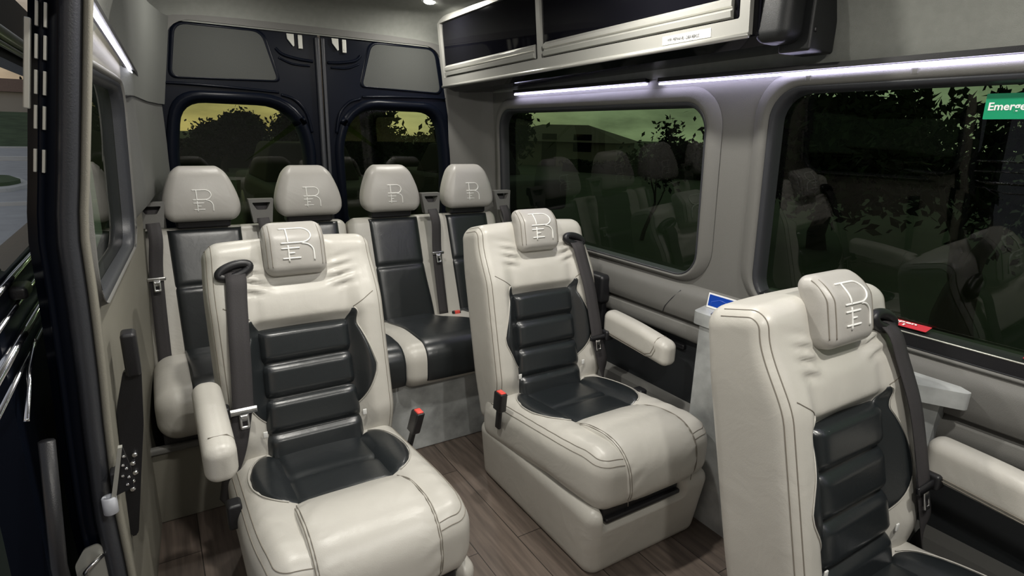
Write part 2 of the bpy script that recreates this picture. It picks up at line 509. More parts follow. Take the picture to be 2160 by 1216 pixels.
# D pillar trims
def dpillar(nm, pts_lo, pts_hi, z0, z1, m, ease=None):
    """vertical prism with a plan profile that changes from bottom to top"""
    n = len(pts_lo); V = []; F = []
    for k in range(25):
        t = k/24; e_ = t if ease is None else float(ss(ease[0], ease[1], t))
        for (p, q) in zip(pts_lo, pts_hi):
            V.append((p[0]+(q[0]-p[0])*e_, p[1]+(q[1]-p[1])*e_, z0+(z1-z0)*t))
    for i in range(24):
        for j in range(n-1): F.append((i*n+j, i*n+j+1, (i+1)*n+j+1, (i+1)*n+j))
    return struct(nm, V, F, m, True)
dl_lo = [(-.16, 2.22), (-.125, 2.23), (-.115, 2.30), (-.100, 2.70), (-.04, 2.93), (.035, 2.99)]
dl_hi = [(-.06, 2.22), (-.018, 2.23), (-.010, 2.30), (.022, 2.70), (.060, 2.93), (.082, 2.99)]
M['pillartrim'] = mat('grey_pillar_trim', (.125, .127, .12), .6, bump=.35, bscale=600, spec=.3)
dpillar('trim_1', dl_lo, dl_hi, 0, 1.385, M['pillartrim'], (.66, .76))
up_lo = [(-.06, 2.18), (-.014, 2.19), (-.004, 2.30), (.028, 2.70), (.068, 2.93), (.092, 2.99)]
up_hi = [(-.05, 2.18), (-.005, 2.20), (.015, 2.35), (.075, 2.72), (.12, 2.92), (.148, 2.99)]
M['pillarfabric'] = mat('grey_pillar_fabric', (.14, .145, .135), .95, bump=.4, bscale=700, spec=.15)
dpillar('trim_2', up_lo, up_hi, 1.385, 1.74, M['pillarfabric'])
mir = lambda P: [(1.53-x, y) for x, y in P]
dr_lo = [(1.655, 2.74), (1.625, 2.76), (1.60, 2.84), (1.545, 2.93), (1.485, 2.99)]
dr_hi = [(1.60, 2.74), (1.575, 2.76), (1.555, 2.84), (1.50, 2.93), (1.44, 2.99)]
dpillar('trim_3', dr_lo, dr_hi, 0, 1.385, M['trim'])
dpillar('trim_4', dr_hi, [(1.58, 2.74), (1.55, 2.76), (1.51, 2.84), (1.45, 2.93), (1.38, 2.99)], 1.385, 1.74, M['trim'])

def rear_door(idx, side):
    """side -1: door on the left of the picture, +1: right. Local a = distance from the centre seam."""
    f = lambda a: CX+side*a
    outer = rpoly([(.006, -.05), (.76, -.05), (.76, 1.05), (.715, 1.46), (.63, 1.76), (.006, 1.76)], [.005, .02, .1, .1, .08, .01])
    win = rpoly([(.10, .80), (.64, .80), (.655, 1.15), (.615, 1.41), (.17, 1.41), (.09, 1.25)], [.08, .08, .1, .10, .12, .09])
    up_ = rpoly([(.205, 1.515), (.63, 1.505), (.595, 1.715), (.262, 1.715)], [.025, .035, .045, .04])
    V, F = slab(outer, [win], lambda a, c, d: (f(a), 3.0+d, c), .05)
    dr = struct('door_%d' % idx, V, F, M['paint'], False)
    cw = np.mean(np.array(win), axis=0)
    def loop(pts, sc, dd):
        c0 = np.mean(np.array(pts), axis=0)
        out = []
        for p in pts:
            q = np.array(p)-c0; L = np.linalg.norm(q); q = q*(1+sc/L)
            out.append((f(c0[0]+q[0]), 3.0+dd, c0[1]+q[1]))
        return out
    V, F = ring([loop(win, .045, -.002), loop(win, .035, -.016), loop(win, .015, -.018), loop(win, -.004, .005), loop(win, -.012, .045)])
    mesh('window_surround', V, F, M['paint'], dr)
    V, F = fan(loop(win, .0, .04)); mesh('glass_pane', V, F, M['tint'], dr, False)
    V, F = ring([loop(up_, .022, .001), loop(up_, .015, -.006), loop(up_, .006, -.007), loop(up_, .0, -.003)])
    mesh('panel_rim', V, F, M['paint'], dr)
    lp = loop(up_, .003, -.006); V, F = fan(lp); n = len(lp)
    V2 = [(x, 3.0, z) for x, y, z in lp]
    mesh('fabric_panel', V+V2, F+[(i, i+n+1, (i+1) % n+n+1, (i+1) % n) for i in range(n)], M['panelfabric'], dr, False, label='grey fabric upper panel')
    # pressed creases below the latch
    b = MB()
    b.tube(smooth_path([(f(.20), 2.997, 1.655), (f(.17), 2.994, 1.63), (f(.10), 2.994, 1.615), (f(.035), 2.994, 1.61)], 6), .007, 8)
    b.tube(smooth_path([(f(.19), 2.998, 1.615), (f(.13), 2.996, 1.592), (f(.05), 2.996, 1.588)], 6), .005, 8)
    b.tube(smooth_path([(f(.19), 2.997, 1.45), (f(.13), 2.994, 1.43), (f(.08), 2.994, 1.37), (f(.06), 2.994, 1.28)], 6), .007, 8)
    b.tube(smooth_path([(f(.72), 2.997, 1.46), (f(.66), 2.994, 1.475), (f(.4), 2.993, 1.47), (f(.2), 2.996, 1.46)], 6), .006, 8)
    b.obj('pressed_crease', M['paint'], dr)
    # zinc latch brackets
    s0 = -1 if side < 0 else -1
    x0 = CX-.135 if side < 0 else CX+.072
    b = MB(); b.add(*slab([(x0-.014, 1.722), (x0-.012, 1.70), (x0+.013, 1.668), (x0+.018, 1.672), (x0+.018, 1.722)], [], lambda a, c, d: (a, 2.994-d, c), .008))
    b.obj('latch_bracket', M['zinc'], dr, False)
    b = MB(); b.box((x0+.036, 2.985, 1.66), (x0+.056, 2.996, 1.722), .003); b.tube([(x0+.046, 2.983, 1.675), (x0+.046, 2.988, 1.675)], .005, 10)
    b.obj('latch_bracket', M['zinc'], dr, False)
    return dr
rear_door(1, -1); rear_door(2, 1)
b = MB()
b.rbox((CX-.012, 2.99, .84), (.011, .012, .88), .008, k=3); b.rbox((CX+.016, 2.996, .84), (.009, .008, .88), .006, k=3)
o = b.obj('trim_5', M['rubber'], None); o['kind'] = 'structure'

# ------------------------------------------------------------------ right wall mouldings and details
sill = [(xr(.8)+.004, .788), (xr(.8)-.014, .779), (xr(.8)-.032, .758), (xr(.7)-.042, .728), (xr(.7)-.042, .690), (xr(.65)-.036, .662), (xr(.65)-.008, .658), (xr(.65)-.008, .648),
        (xr(.63)-.036, .642), (xr(.63)-.042, .615), (xr(.6)-.036, .588), (xr(.6)-.004, .580)]
sill = [tuple(p) for p in smooth_path(sill[:6], 6)]+sill[6:8]+[tuple(p) for p in smooth_path(sill[8:], 6)]
V, F = extrude_profile(sill, -1.0, 2.78, ny=1); struct('trim_6', V, F, M['trim'], True)
V, F = extrude_profile([(xr(.58)-.004, .582), (xr(.45)-.006, .32), (xr(.3)-.006, .25)], -1.0, 2.78); struct('trim_7', V, F, M['darkpanel'])
low = [(xr(.3)-.006, .335), (xr(.3)-.045, .315), (xr(.25)-.065, .25), (xr(.1)-.075, .08), (xr(.1)-.075, 0)]
V, F = extrude_profile(low, -1.0, 2.78); struct('trim_8', V, F, M['trim'])
b = MB(); b.tube([(xr(.8)-.030, 1.37, .764), (xr(.7)-.0425, 1.40, .728), (xr(.7)-.043, 1.43, .69), (xr(.65)-.037, 1.445, .662)], .0016, 6)
o = b.obj('trim_9', M['rubber'], None); o['kind'] = 'structure'

t = thing('wall_bracket', 'black plastic bracket on the wall sill behind the middle captain chair', 'bracket', (1.57, 1.80, .60))
b = MB(); b.rbox((0, 0, .075), (.030, .055, .062), .018, k=4); b.obj('cover', M['plastic'], t)
b = MB(); b.rbox((.012, 0, -.03), (.016, .04, .075), .010, k=3); b.obj('stem', M['plastic'], t)
o = MB().rbox((xr(.55)-.012, 1.42, .545), (.010, .075, .010), .006, k=3).obj('panel_pull', M['plastic'], None)
tag(o, 'black recessed pull strip on the dark wall panel above the armrest', 'handle')
b = MB(); b.tube([(xr(.5)-.008, 1.74+.018*math.cos(a), .555+.018*math.sin(a)) for a in np.linspace(0, 2*PI, 20, endpoint=False)], .0035, 6, True)
b.add(*fan([(xr(.5)-.007, 1.74+.016*math.cos(a), .555+.016*math.sin(a)) for a in np.linspace(0, 2*PI, 20, endpoint=False)]))
tag(b.obj('panel_plug', M['plastic'], None), 'small round black plug on the dark wall panel', 'plug')

# stickers
def yz_plane(x, y, z):     # text running towards -Y on the right wall (readable from inside)
    return Matrix(((0, 0, -1, x), (-1, 0, 0, y), (0, 1, 0, z), (0, 0, 0, 1)))
xg = lambda zz: xr(zz)+.0325
t = thing('exit_sticker', 'green emergency exit sticker at the top of the front side window', 'sticker', (0, 0, 0))
b = MB(); V, F = slab(rrect(.42, .586, 1.357, 1.412, .002), [], lambda a, c, d: (xg(c)-.0005-d, a, c), .0008); b.add(V, F); b.obj('backing', M['green'], t, False)
text_mesh('Emergency Exit', .0235, 'lettering', M['whiteprint'], t, yz_plane(xg(1.378)-.0020, .579, 1.3765), bold=.0005, width=.142)
t = thing('warning_sticker', 'red sticker with two lines of white print on the window lower rail', 'sticker', (0, 0, 0))
zs = W2[2]+.040
xs_ = xr(.80)-.006
def shelf(x, y): return Matrix(((0, .97, -.2, x), (-1, 0, 0, y), (0, .2, .97, zs+.0045+(x-xs_)*.206), (0, 0, 0, 1)))
b = MB(); V, F = slab(rrect(.60, .85, 0, .034, .002), [], lambda a, c, d: (xs_+.004+c*.97-d*.2, a, zs+.002+c*.2+d), .0008); b.add(V, F); b.obj('backing', M['red'], t, False)
text_mesh('Push out to open', .014, 'lettering', M['whiteprint'], t, shelf(xs_+.021, .83), bold=.0004, width=.20)
text_mesh('in emergency !', .014, 'lettering', M['whiteprint'], t, shelf(xs_+.006, .83), bold=.0004, width=.178)
t = thing('warning_sticker', 'sliver of a second red sticker on the window rail at the right edge', 'sticker', (0, 0, 0))
b = MB(); V, F = slab(rrect(.10, .405, 0, .034, .002), [], lambda a, c, d: (xs_+.004+c*.97-d*.2, a, zs+.002+c*.2+d), .0008); b.add(V, F); b.obj('backing', M['red'], t, False)

# ------------------------------------------------------------------ overhead cabinet
t = thing('overhead_cabinet', 'black overhead cabinet with aluminium framed gloss doors above the side windows', 'cabinet', (1.38, 1.0, 1.52))
def cab(x, y, z): return (x-1.38, y-1.0, z-1.52+.036*(2.9-y)/1.85)   # the run rises slightly towards the front
XF = 1.38; YA, YB = 1.045, 2.90; ZB, ZT = 1.535, 1.86
lean = lambda z: XF-.03*(z-ZB)/.3
def cslab(y0, y1, z0, z1, d0, d1, holes=(), m=None, nm='', r=.0, parent=None, smooth=False):
    V, F = slab(rrect(y0, y1, z0, z1, r) if r > 0 else [(y0, z0), (y1, z0), (y1, z1), (y0, z1)], holes, lambda a, c, d: cab(lean(c)-d0-d*(d1-d0), a, c), 1)
    return mesh(nm, V, F, m, parent or t, smooth)
# carcass
b = MB()
V, F = extrude_profile([(XF+.006, 1.525), (XF+.06, 1.508), (1.585, 1.505), (1.585, 1.80), (1.40, 1.89), (lean(1.86)+.004, 1.86)], YA-.02, YB, to3=lambda x, y, z: cab(x, y, z), closed=True)
mesh('carcass', V, F, M['gloss'], t, False)
# frame: face frame with two openings
op = [rrect(YA+.03, 1.987, ZB+.036, ZT-.03, .006, 3), rrect(2.013, YB-.025, ZB+.036, ZT-.03, .006, 3)]
cslab(YA, YB, ZB-.006, ZT, -.004, .012, op, M['alu'], 'face_frame')
b = MB(); b.tube([cab(lean(ZB-.008)-.012, YA, ZB-.008), cab(lean(ZB-.008)-.012, YB, ZB-.008)], .008, 8); b.obj('bottom_bead', M['alu'], t)
for (ya, yb) in ((YA+.04, 1.98), (2.02, YB-.035)):
    d = cslab(ya, yb, ZB+.036, ZT-.035, -.003, .003, (), M['gloss'], 'door_panel')
    q = [(0.006, ZB+.040), (.016, ZB+.043), (.018, ZB+.058), (.010, ZB+.061), (.010, ZB+.067), (.016, ZB+.070), (.016, ZB+.082), (.009, ZB+.087), (.002, ZB+.094)]
    V, F = extrude_profile([(lean(z)-dx, z) for dx, z in q]+[(lean(ZB+.1)+.004, ZB+.094), (lean(ZB+.05)+.004, ZB+.040)], ya+.015, yb-.01, to3=lambda x, y, z: cab(x, y, z), closed=True)
    h = mesh('handle_rail', V, F, M['alu'], d, False, label='ribbed aluminium handle rail')
b = MB(); b.rbox(cab(XF+.050, YA-.045, 1.69), (.046, .050, .185), .03, k=4); b.obj('corner_pad', M['carbon'], t, label='rounded black vinyl corner')
b = MB(); b.rbox(cab(XF+.135, YA-.072, 1.675), (.056, .045, .190), .008, k=3); b.obj('end_panel', M['carbon'], t, label='matt black end panel')
b = MB(); v, f = rbox((.006, .004, .006), .0035, k=3); b.add(v+np.array(cab(XF+.095, YA-.117, 1.535)), f); b.obj('screw_cap', M['plastic'], t)
lb = MB(); V, F = slab(rrect(1.165, 1.345, ZB+.003, ZB+.026, .001), [], lambda a, c, d: cab(lean(c)-.0125-d, a, c), .0008); lb.add(V, F)
lab = lb.obj('label_tape', M['paper'], t, False, label='white printed label tape')
text_mesh('WiFi PEPWAVE - DEAVEROS', .012, 'lettering', M['ink'], lab, Matrix.Translation(cab(0, 1.245, 0)) @ Matrix.Translation((0, -1.245, 0)) @ yz_plane(lean(ZB+.012)-.0145, 1.325, ZB+.0095), bold=.0002, width=.12)

# ------------------------------------------------------------------ LED strips
def led(name, label, pts, rail_off, lm='led'):
    t = thing(name, label, 'light strip', tuple(pts[0]))
    p0 = np.array(pts[0])
    b = MB(); b.tube([np.array(p)-p0 for p in pts], .0032, 8); b.obj('diffuser', M[lm], t)
    b = MB()
    for (a, c) in zip(pts[:-1], pts[1:]):
        pass
    prof = [(-.010, .006), (.012, .006), (.012, .016), (-.010, .020)]
    V = []; F = []
    for p in pts:
        q = np.array(p)-p0
        for (dx, dz) in prof: V.append((q[0]+dx*rail_off, q[1], q[2]+dz))
    k = 4
    for i in range(len(pts)-1):
        for j in range(k): F.append((i*k+j, i*k+(j+1) % k, (i+1)*k+(j+1) % k, (i+1)*k+j))
    mesh('rail', V, F, M['plastic'], t, False)
    return t
led('light_strip', 'white light strip under the cabinet above the rear side window', [(1.566, 2.50, 1.484), (1.566, 1.60, 1.484)], 1)
led('light_strip', 'long white light strip above the front side window', [(1.566, 1.54, 1.481), (1.566, -.9, 1.481)], 1)
led('light_strip', 'bright light strip on the left wall above the small dark window', [(-.058, 1.27, 1.500), (-.030, 1.85, 1.475), (.004, 2.52, 1.440)], -1, 'led_side')

# ------------------------------------------------------------------ ceiling lamps
def lamp(x, y, label, power):
    zc = 1.893 if .3 < x < 1.25 else 1.885
    t = thing('ceiling_lamp', label, 'lamp', (x, y, zc), 0, 'ceiling downlights')
    ring_ = [(.038, 0.0), (.042, -.006), (.036, -.010), (.028, -.008), (.026, -.004)]
    loops = [[(r*math.cos(a), r*math.sin(a), z) for a in np.linspace(0, 2*PI, 24, endpoint=False)] for r, z in ring_]
    V, F = ring(loops); mesh('bezel', V, F, M['chrome'], t)
    dome = [[(r*math.cos(a), r*math.sin(a), z) for a in np.linspace(0, 2*PI, 24, endpoint=False)] for r, z in ((.028, -.006), (.026, -.012), (.019, -.017), (.009, -.0195))]
    V, F = ring(dome); n = len(V); F = list(F)+[tuple(range(n-24, n))]
    mesh('lens', V, F, M['lens'], t, True)
    ld = bpy.data.lights.new('lamp_light', 'AREA'); ld.shape = 'DISK'; ld.size = .06; ld.energy = power; ld.color = (1, .965, .89)
    lo = bpy.data.objects.new('lamp_light', ld); C.objects.link(lo); lo.parent = t; lo.location = (0, 0, -.022)
lamp(1.205, 2.69, 'round ceiling downlight at the rear beside the overhead cabinet', 4.0)
lamp(.335, 2.60, 'round ceiling downlight at the rear on the sliding door side', 2.6)
lamp(1.08, 1.30, 'round ceiling downlight over the middle captain chair', 8.0)
lamp(.335, 1.30, 'round ceiling downlight over the captain chair by the sliding door', 8.0)
lamp(1.08, .05, 'round ceiling downlight over the front captain chair', 8.8)
lamp(.335, -.10, 'round ceiling downlight near the sliding door opening', 8.8)

# ------------------------------------------------------------------ captain chair
PHI = math.radians(13.5); B0 = (0, .190, .365)
def back(u, w, d):
    """back frame -> chair local"""
    return (u, B0[1]+w*math.sin(PHI)-d*math.cos(PHI), B0[2]+w*math.cos(PHI)+d*math.sin(PHI))
def bolster(u, w):
    u = np.abs(u)
    win = ss(-.06, .08, w)*(1-ss(.40, .58, w))
    return .044*ss(.122, .188, u)*win - .010*(1-ss(.0, .13, u))*win*(1-ss(.35, .40, w)) + .026*(1-ss(.10, .20, u))*ss(.365, .40, w)*(1-ss(.40, .60, w))
def cush_top(y): return .379-.104*y
def cush_bot(y): return .226-.055*np.clip((y+.15)/.35, 0, 1)
def make_chair(name, label, loc, mirror):
    sg = -1 if mirror else 1          # +1: armrest and belt on the right of the picture
    t = thing(name, label, 'chair', loc, 0, 'captain chairs')
    def part(nm, b, m, parent=None, **p):
        return mesh(nm, b.v, b.f, m, parent or t, True, **p)
    def line(nm, pts, rad, m, parent):
        b = MB(); b.tube(pts, rad, 5); return part(nm, b, m, parent)
    # --- base
    v, f = rbox((.2565, .350, .128), .045, (34, 10, 16), 5)
    v = v+np.array((0, -.045, .112))
    v[:, 2] = np.maximum(v[:, 2], 0)
    k = np.clip(1-v[:, 2]/.22, 0, 1)
    v[:, 0] *= 1-.085*k; v[:, 1] += .028*k*np.where(v[:, 1] < 0, 1, 0)
    fr = (v[:, 1] < -.22)
    slotm = ss(.178, .190, v[:, 2])*(ss(-.215, -.195, v[:, 0]*sg)*(1-ss(.115, .135, v[:, 0]*sg)))
    v[:, 1] += np.where(fr, .06*slotm, 0)
    b = MB(); b.add(v, f); part('base', b, M['leather'])
    b = MB(); b.rbox((-.04*sg, -.350, .212), (.160, .02, .024), .010, k=3); b.rbox((-.04*sg, -.374, .197), (.156, .010, .008), .006, k=3)
    part('slide_handle', b, M['plastic'], label='black seat release slot below the cushion')
    # --- cushion
    v, f = rbox((.256, .335, .075), .052, (40, 48, 6), 6)
    def cdef(v):
        v = np.asarray(v, float)
        x, y, z = v[:, 0].copy(), v[:, 1].copy(), v[:, 2].copy()
        yy = y-.075; tt = (z+.075)/.15
        fq = np.clip((-.10-yy)/.31, 0, 1)
        x = x*(1-.095*fq**3)
        yy = yy-.018*np.cos(x*5.5)*ss(-.2, -.4, yy)+.02
        x = x*(1+.018*np.sin(tt*PI))
        crown = .012*np.exp(-((np.abs(x)-.185)/.05)**2)-.014*(1-ss(.11, .15, np.abs(x)))*ss(-.32, -.1, yy)
        fold = .0012*np.cos(yy*95+x*40)*ss(.16, .2, np.abs(x))*ss(.4, .9, tt)*np.exp(-((np.abs(x)-.205)/.03)**2)
        zb = cush_bot(yy); zt = cush_top(yy)+crown+fold-.03*ss(-.30, -.42, yy)
        return np.stack([x, yy, zb+(zt-zb)*tt], 1)
    v = cdef(v)
    b = MB(); b.add(v, f); cu = part('seat_cushion', b, M['leather'])
    # centre roll at the front
    path = smooth_path([(-.125, .372), (-.16, .390), (-.22, .412), (-.30, .420), (-.355, .407), (-.392, .372), (-.405, .325), (-.405, .285), (-.392, .262)], 5)
    V = []; ns = 28; n1 = ns+1
    nrms = []
    for i, p in enumerate(path):
        a = path[max(i-1, 0)]; c = path[min(i+1, len(path)-1)]
        tx = (c-a)/np.linalg.norm(c-a); nrms.append(np.array((tx[1], -tx[0])))
    def hw(i): return .140+.010*math.sin(PI*i/len(path))
    for i, p in enumerate(path):
        nn = nrms[i]
        for q in np.linspace(-1, 1, ns+1):
            sq = math.sin(q*PI/2)
            off = .015*(1-abs(sq)**5)**.5 if abs(sq) < 1 else 0
            fold = .0016*math.cos((sq*1.3+i*.21)*9+3*math.sin(i*.3))*math.exp(-((abs(sq)-.85)/.22)**2)
            inn = -.035 if abs(q) == 1 else 0
            V.append((sq*hw(i), p[0]+nn[0]*(off+inn+fold), p[1]+nn[1]*(off+inn+fold)))
    F = [(i*n1+j, i*n1+j+1, (i+1)*n1+j+1, (i+1)*n1+j) for i in range(len(path)-1) for j in range(ns)]
    b = MB(); b.add(V, F); part('front_roll', b, M['leather'], cu)
    for s_ in (-1, 1):
        for of_ in (.965, .925):
            o5 = .015*(1-of_**5)**.5+.0006
            line('stitch_line', [(s_*of_*hw(i), path[i][0]+nrms[i][0]*o5, path[i][1]+nrms[i][1]*o5) for i in range(3, len(path)-3)], .0012, M['stitch'], cu)
    # seam along the side rim of the cushion, round the front corner to the roll
    for s_ in (-1, 1):
        for e in (.62, .92):
            hx, hy, hz, r = .256, .335, .075, .0525
            P = [(s_*(hx-r+r*math.sin(e)), q, hz-r+r*math.cos(e)) for q in np.linspace(.27, -(hy-r), 30)]
            P += [(s_*(hx-r+r*math.sin(e)*math.cos(q)), -(hy-r)-r*math.sin(e)*math.sin(q), hz-r+r*math.cos(e)) for q in np.linspace(.1, PI/2, 12)]
            P += [(s_*q, -(hy-r)-r*math.sin(e), hz-r+r*math.cos(e)) for q in np.linspace(.195, .135, 6)]
            line('stitch_line', [tuple(p) for p in cdef(P)+np.array((0, 0, .0006))], .0013, M['stitch'], cu)
        hy_ = -(.335-.0525)-.053
        line('stitch_line', [tuple(p) for p in cdef([(s_*.148, hy_, q) for q in np.linspace(.03, -.06, 10)])], .0013, M['stitch'], cu)
    # black centre insert and rear wings
    def seat_h(u, w):
        return cush_top(w)+.012*math.exp(-((abs(u)-.185)/.05)**2)-.014*(1-float(ss(.11, .15, abs(u))))*float(ss(-.32, -.1, w))
    def seat_to(u, w, d): return (u, w, d)
    rb = lambda u, w, s_, t_: .45+.55*min(1, abs(w-.0)/.022)**.5
    V, F = patch(lambda w: -.140, lambda w: .140, -.150, .26, lambda u, w: cush_top(w)-.016+.004*math.cos(u*11), .016, ribs=rb, tofn=seat_to, sunk=.014, ns=24, nt=48, px=10, pt=24)
    b = MB(); b.add(V, F); part('seat_insert', b, M['blackleather'], cu, label='black leather centre insert')
    for s_ in (-1, 1):
        wid = lambda w: .088*max(0, 1-((w-.02)/.155)**2)**.5
        if s_ > 0: V, F = patch(lambda w: .108, lambda w: .128+wid(w), -.135, .175, seat_h, .007, tofn=seat_to, ns=16, nt=30, sunk=.010)
        else: V, F = patch(lambda w: -.128-wid(w), lambda w: -.108, -.135, .175, seat_h, .007, tofn=seat_to, ns=16, nt=30, sunk=.010)
        b = MB(); b.add(V, F); part('seat_wing', b, M['blackleather'], cu, label='black leather side wing')
        line('piping', [(s_*(.129+wid(w)), w, seat_h(.129+wid(w), w)+.0028) for w in np.linspace(-.132, .17, 40)], .0018, M['leather'], cu)
    # --- backrest
    v, f = rbox((.252, .375, .08), .045, (56, 90, 5), 6)    # u, w, d
    def bdef(v):
        v = np.asarray(v, float)
        u, w, d = v[:, 0], v[:, 1]+.262, v[:, 2]-.08
        fw = ss(-.085, -.02, d)
        uu = u*(1-.035*ss(.45, .64, w)-.03*ss(.1, -.1, w))
        sh = ss(.52, .637, w)
        w2_ = w-.005*(np.abs(u)/.25)**4*sh + .003*np.cos(u*9)*sh
        dd = d+bolster(uu, w)*fw
        for s_ in (-1, 1):      # gathered folds beside the pillow
            for kx, ky, am in ((.092, .512, .0075), (.10, .484, .008), (.10, .540, .006)):
                q = uu*s_-kx
                dd += am*fw*np.exp(-((q-.03)/.035)**2)*np.cos((w-ky-.22*q)*170)*np.exp(-((w-ky-.22*q)/.022)**2)
        dd -= fw*.010*np.exp(-(np.maximum(np.abs(uu)-.075, 0)/.03)**2)*ss(.46, .50, w)*(1-ss(.60, .64, w))
        return np.stack(back(uu, w2_, dd), 1)
    X = bdef(v)
    b = MB(); b.add(X, f); bk = part('backrest', b, M['leather'])
    hf = lambda u_, w_: float(bolster(u_, w_))
    NB = 4
    def ribs(u_, w_, s_, t_):
        q = t_*NB; fq = q-math.floor(q); edge = min(fq, 1-fq)
        near = 1-min(1, (1-abs(s_))/.1)
        return .2+.8*min(1, edge/.20)**.5 - .1*near
    V, F = patch(lambda w: -.138-.010*ss(.25, .0, w), lambda w: .138+.010*ss(.25, .0, w), -.05, .370, lambda u_, w_: .0, .030, ns=28, nt=90, ribs=ribs, tofn=back, sunk=.024, px=12, pt=40)
    b = MB(); b.add(V, F); part('back_insert', b, M['blackleather'], bk, label='black leather ribbed centre insert')
    def wo(w): return .092*max(0, min(1, (w-.085)/.13))**.55*max(0, min(1, (.402-w)/.21))**.6
    def wi(w): return .114+.030*float(ss(.34, .402, w))
    def wq(w): return wi(w)+.001+max(0, min(wo(w), .2035-wi(w)))
    wth = lambda u_, w_, s_, t_: min(1., (wq(w_)-wi(w_))/.05)
    for s_ in (-1, 1):
        if s_ > 0: V, F = patch(wi, wq, .086, .4015, hf, .009, tofn=back, ns=20, nt=60, sunk=.010, ribs=wth, pt=60)
        else: V, F = patch(lambda w: -wq(w), lambda w: -wi(w), .086, .4015, hf, .009, tofn=back, ns=20, nt=60, sunk=.010, ribs=wth, pt=60)
        b = MB(); b.add(V, F); part('back_wing', b, M['blackleather'], bk, label='black leather bolster wing')
        line('piping', [back(s_*(wq(w)+.001), w, hf(s_*(wq(w)+.001), w)+.0014) for w in np.linspace(.088, .4005, 60)], .0018, M['leather'], bk)
        b = MB(); b.rbox(back(s_*.147, .065, .030), (.006, .002, .009), .0015, k=2); part('care_tag', b, M['paper'], bk, label='small white tag')
        for an in (.62, 1.02):
            hx, hy, hz, r = .252, .375, .08, .0455
            n1 = np.array((math.cos(an), 0, math.sin(an))); n2 = np.array((math.cos(an), math.sin(an), 0))
            c0 = np.array((hx-r, hy-r, hz-r))
            P = [np.array((hx-r, q, hz-r))+n1*r for q in np.linspace(-.30, hy-r, 44)]
            P += [c0+(n1*math.cos(q)+n2*math.sin(q)-(math.cos(q)+math.sin(q)-1)*np.array((math.cos(an), 0, 0)))*r for q in np.linspace(.12, PI/2, 12)]
            P += [np.array((hx-r, hy-r, q))+n2*r for q in np.linspace(hz-r-.004, -.03, 8)]
            P = np.array(P); P[:, 0] *= s_
            line('stitch_line', [tuple(p) for p in bdef(P)], .0014, M['stitch'], bk)
        line('stitch_line', [back(s_*u_, .403+.045*((u_-.15)/.07), float(bolster(u_, .403+.045*((u_-.15)/.07)))+.0004) for u_ in np.linspace(.150, .215, 14)], .0013, M['stitch'], bk)
    # --- head pillow
    PH, PW, PD = .089, .080, .038
    v, f = rbox((PH, PW, PD), .030, (12, 10, 4), 6)
    u, w, d = v[:, 0], v[:, 1], v[:, 2]
    d = d+.008*(1-(u/PH)**2)*(d > 0)*(1-(w/PW)**2)
    d = d-.026*ss(.02, PW, w)*(.3+.7*np.clip((v[:, 2]+PD)/(2*PD), 0, 1))
    WC = .600
    X = np.stack(back(u*(1-.03*ss(0, .09, w)), w+WC, d+.004), 1)
    b = MB(); b.add(X, f); pl = part('head_pillow', b, M['greyleather'])
    def front(u_, w_):
        return .004+PD+.008*(1-(u_/PH)**2)*(1-(w_/PW)**2)-.026*float(ss(.02, PW, w_))
    def e3(ex, ey):
        w_ = ey+.008
        return back(ex, w_+WC, front(ex, w_)+.0012)
    emblem('monogram', pl, e3, .088, .098, .0023)
    for s_ in (-1, 1):
        for uo in (.082, .071):
            P = []
            for w_ in np.linspace(-.055, .070, 30):
                dd_ = front(uo, w_)-(.030-math.sqrt(max(0, .030**2-max(0, w_-(PW-.030))**2)))-(.030-math.sqrt(max(0, .030**2-(max(0, uo-(PH-.030)))**2)))
                P.append(back(s_*uo*(1-.03*float(ss(0, .09, w_))), w_+WC, dd_+.0003))
            line('stitch_line', P, .0012, M['stitch'], pl)
    # --- belt guide, strap, tongue
    gu, gw = .172*sg, .548; gd = .010
    b = MB()
    def gp(a, r_): return back(gu+r_*.041*math.cos(a), gw+r_*.0165*math.sin(a)-.24*sg*r_*.041*math.cos(a), gd+.004)
    b.tube([gp(a, 1) for a in np.linspace(0, 2*PI, 32, endpoint=False)], .0125, 10, True)
    b.add(*fan([tuple(np.array(gp(a, 1))+np.array(back(0, 0, -.006))-np.array(back(0, 0, 0))) for a in np.linspace(0, 2*PI, 32, endpoint=False)]))
    part('belt_guide', b, M['plastic'])
    st = [(gu, gw-.002, gd+.002), (gu, gw-.03, gd+.028), (gu+.006*sg, .46, .048), (gu+.014*sg, .36, .064), (gu+.020*sg, .27, .068), (gu+.028*sg, .16, .068)]
    nrm = np.array(back(0, 0, 1))-np.array(back(0, 0, 0))
    b = MB(); V, F = ribbon([back(*p) for p in st], tuple(nrm), .054); b.add(V, F)
    sp = part('seat_belt', b, M['webbing'])
    st2 = [(gu+.028*sg, .16, .063), (gu+.052*sg, .06, .055), (gu+.080*sg, -.03, .02), (gu+.100*sg, -.12, -.02)]
    b = MB(); V, F = ribbon([back(*p) for p in st2], [tuple(nrm), tuple(nrm), (sg*.8, -.6, .1), (sg*.9, -.4, 0)], .050); b.add(V, F); part('lower_strap', b, M['webbing'], sp)
    cu0 = (gu+.028*sg, .155)
    b = MB()
    b.add(*slab(rrect(-.036, .036, -.008, .010, .003), [], lambda a, c, d: back(cu0[0]+a, cu0[1]+c, .066+d), .008))
    part('tongue_bar', b, M['plastic' if not mirror else 'steel'], sp)
    b = MB()
    b.add(*slab(rrect(-.013, .013, -.05, -.004, .004), [rrect(-.006, .006, -.042, -.028, .001, 2)], lambda a, c, d: back(cu0[0]+a, cu0[1]+c, .070+d), .003))
    part('tongue', b, M['steel'], sp, label='steel latch tongue')
    # --- buckle on the aisle side
    bx = -.276*sg
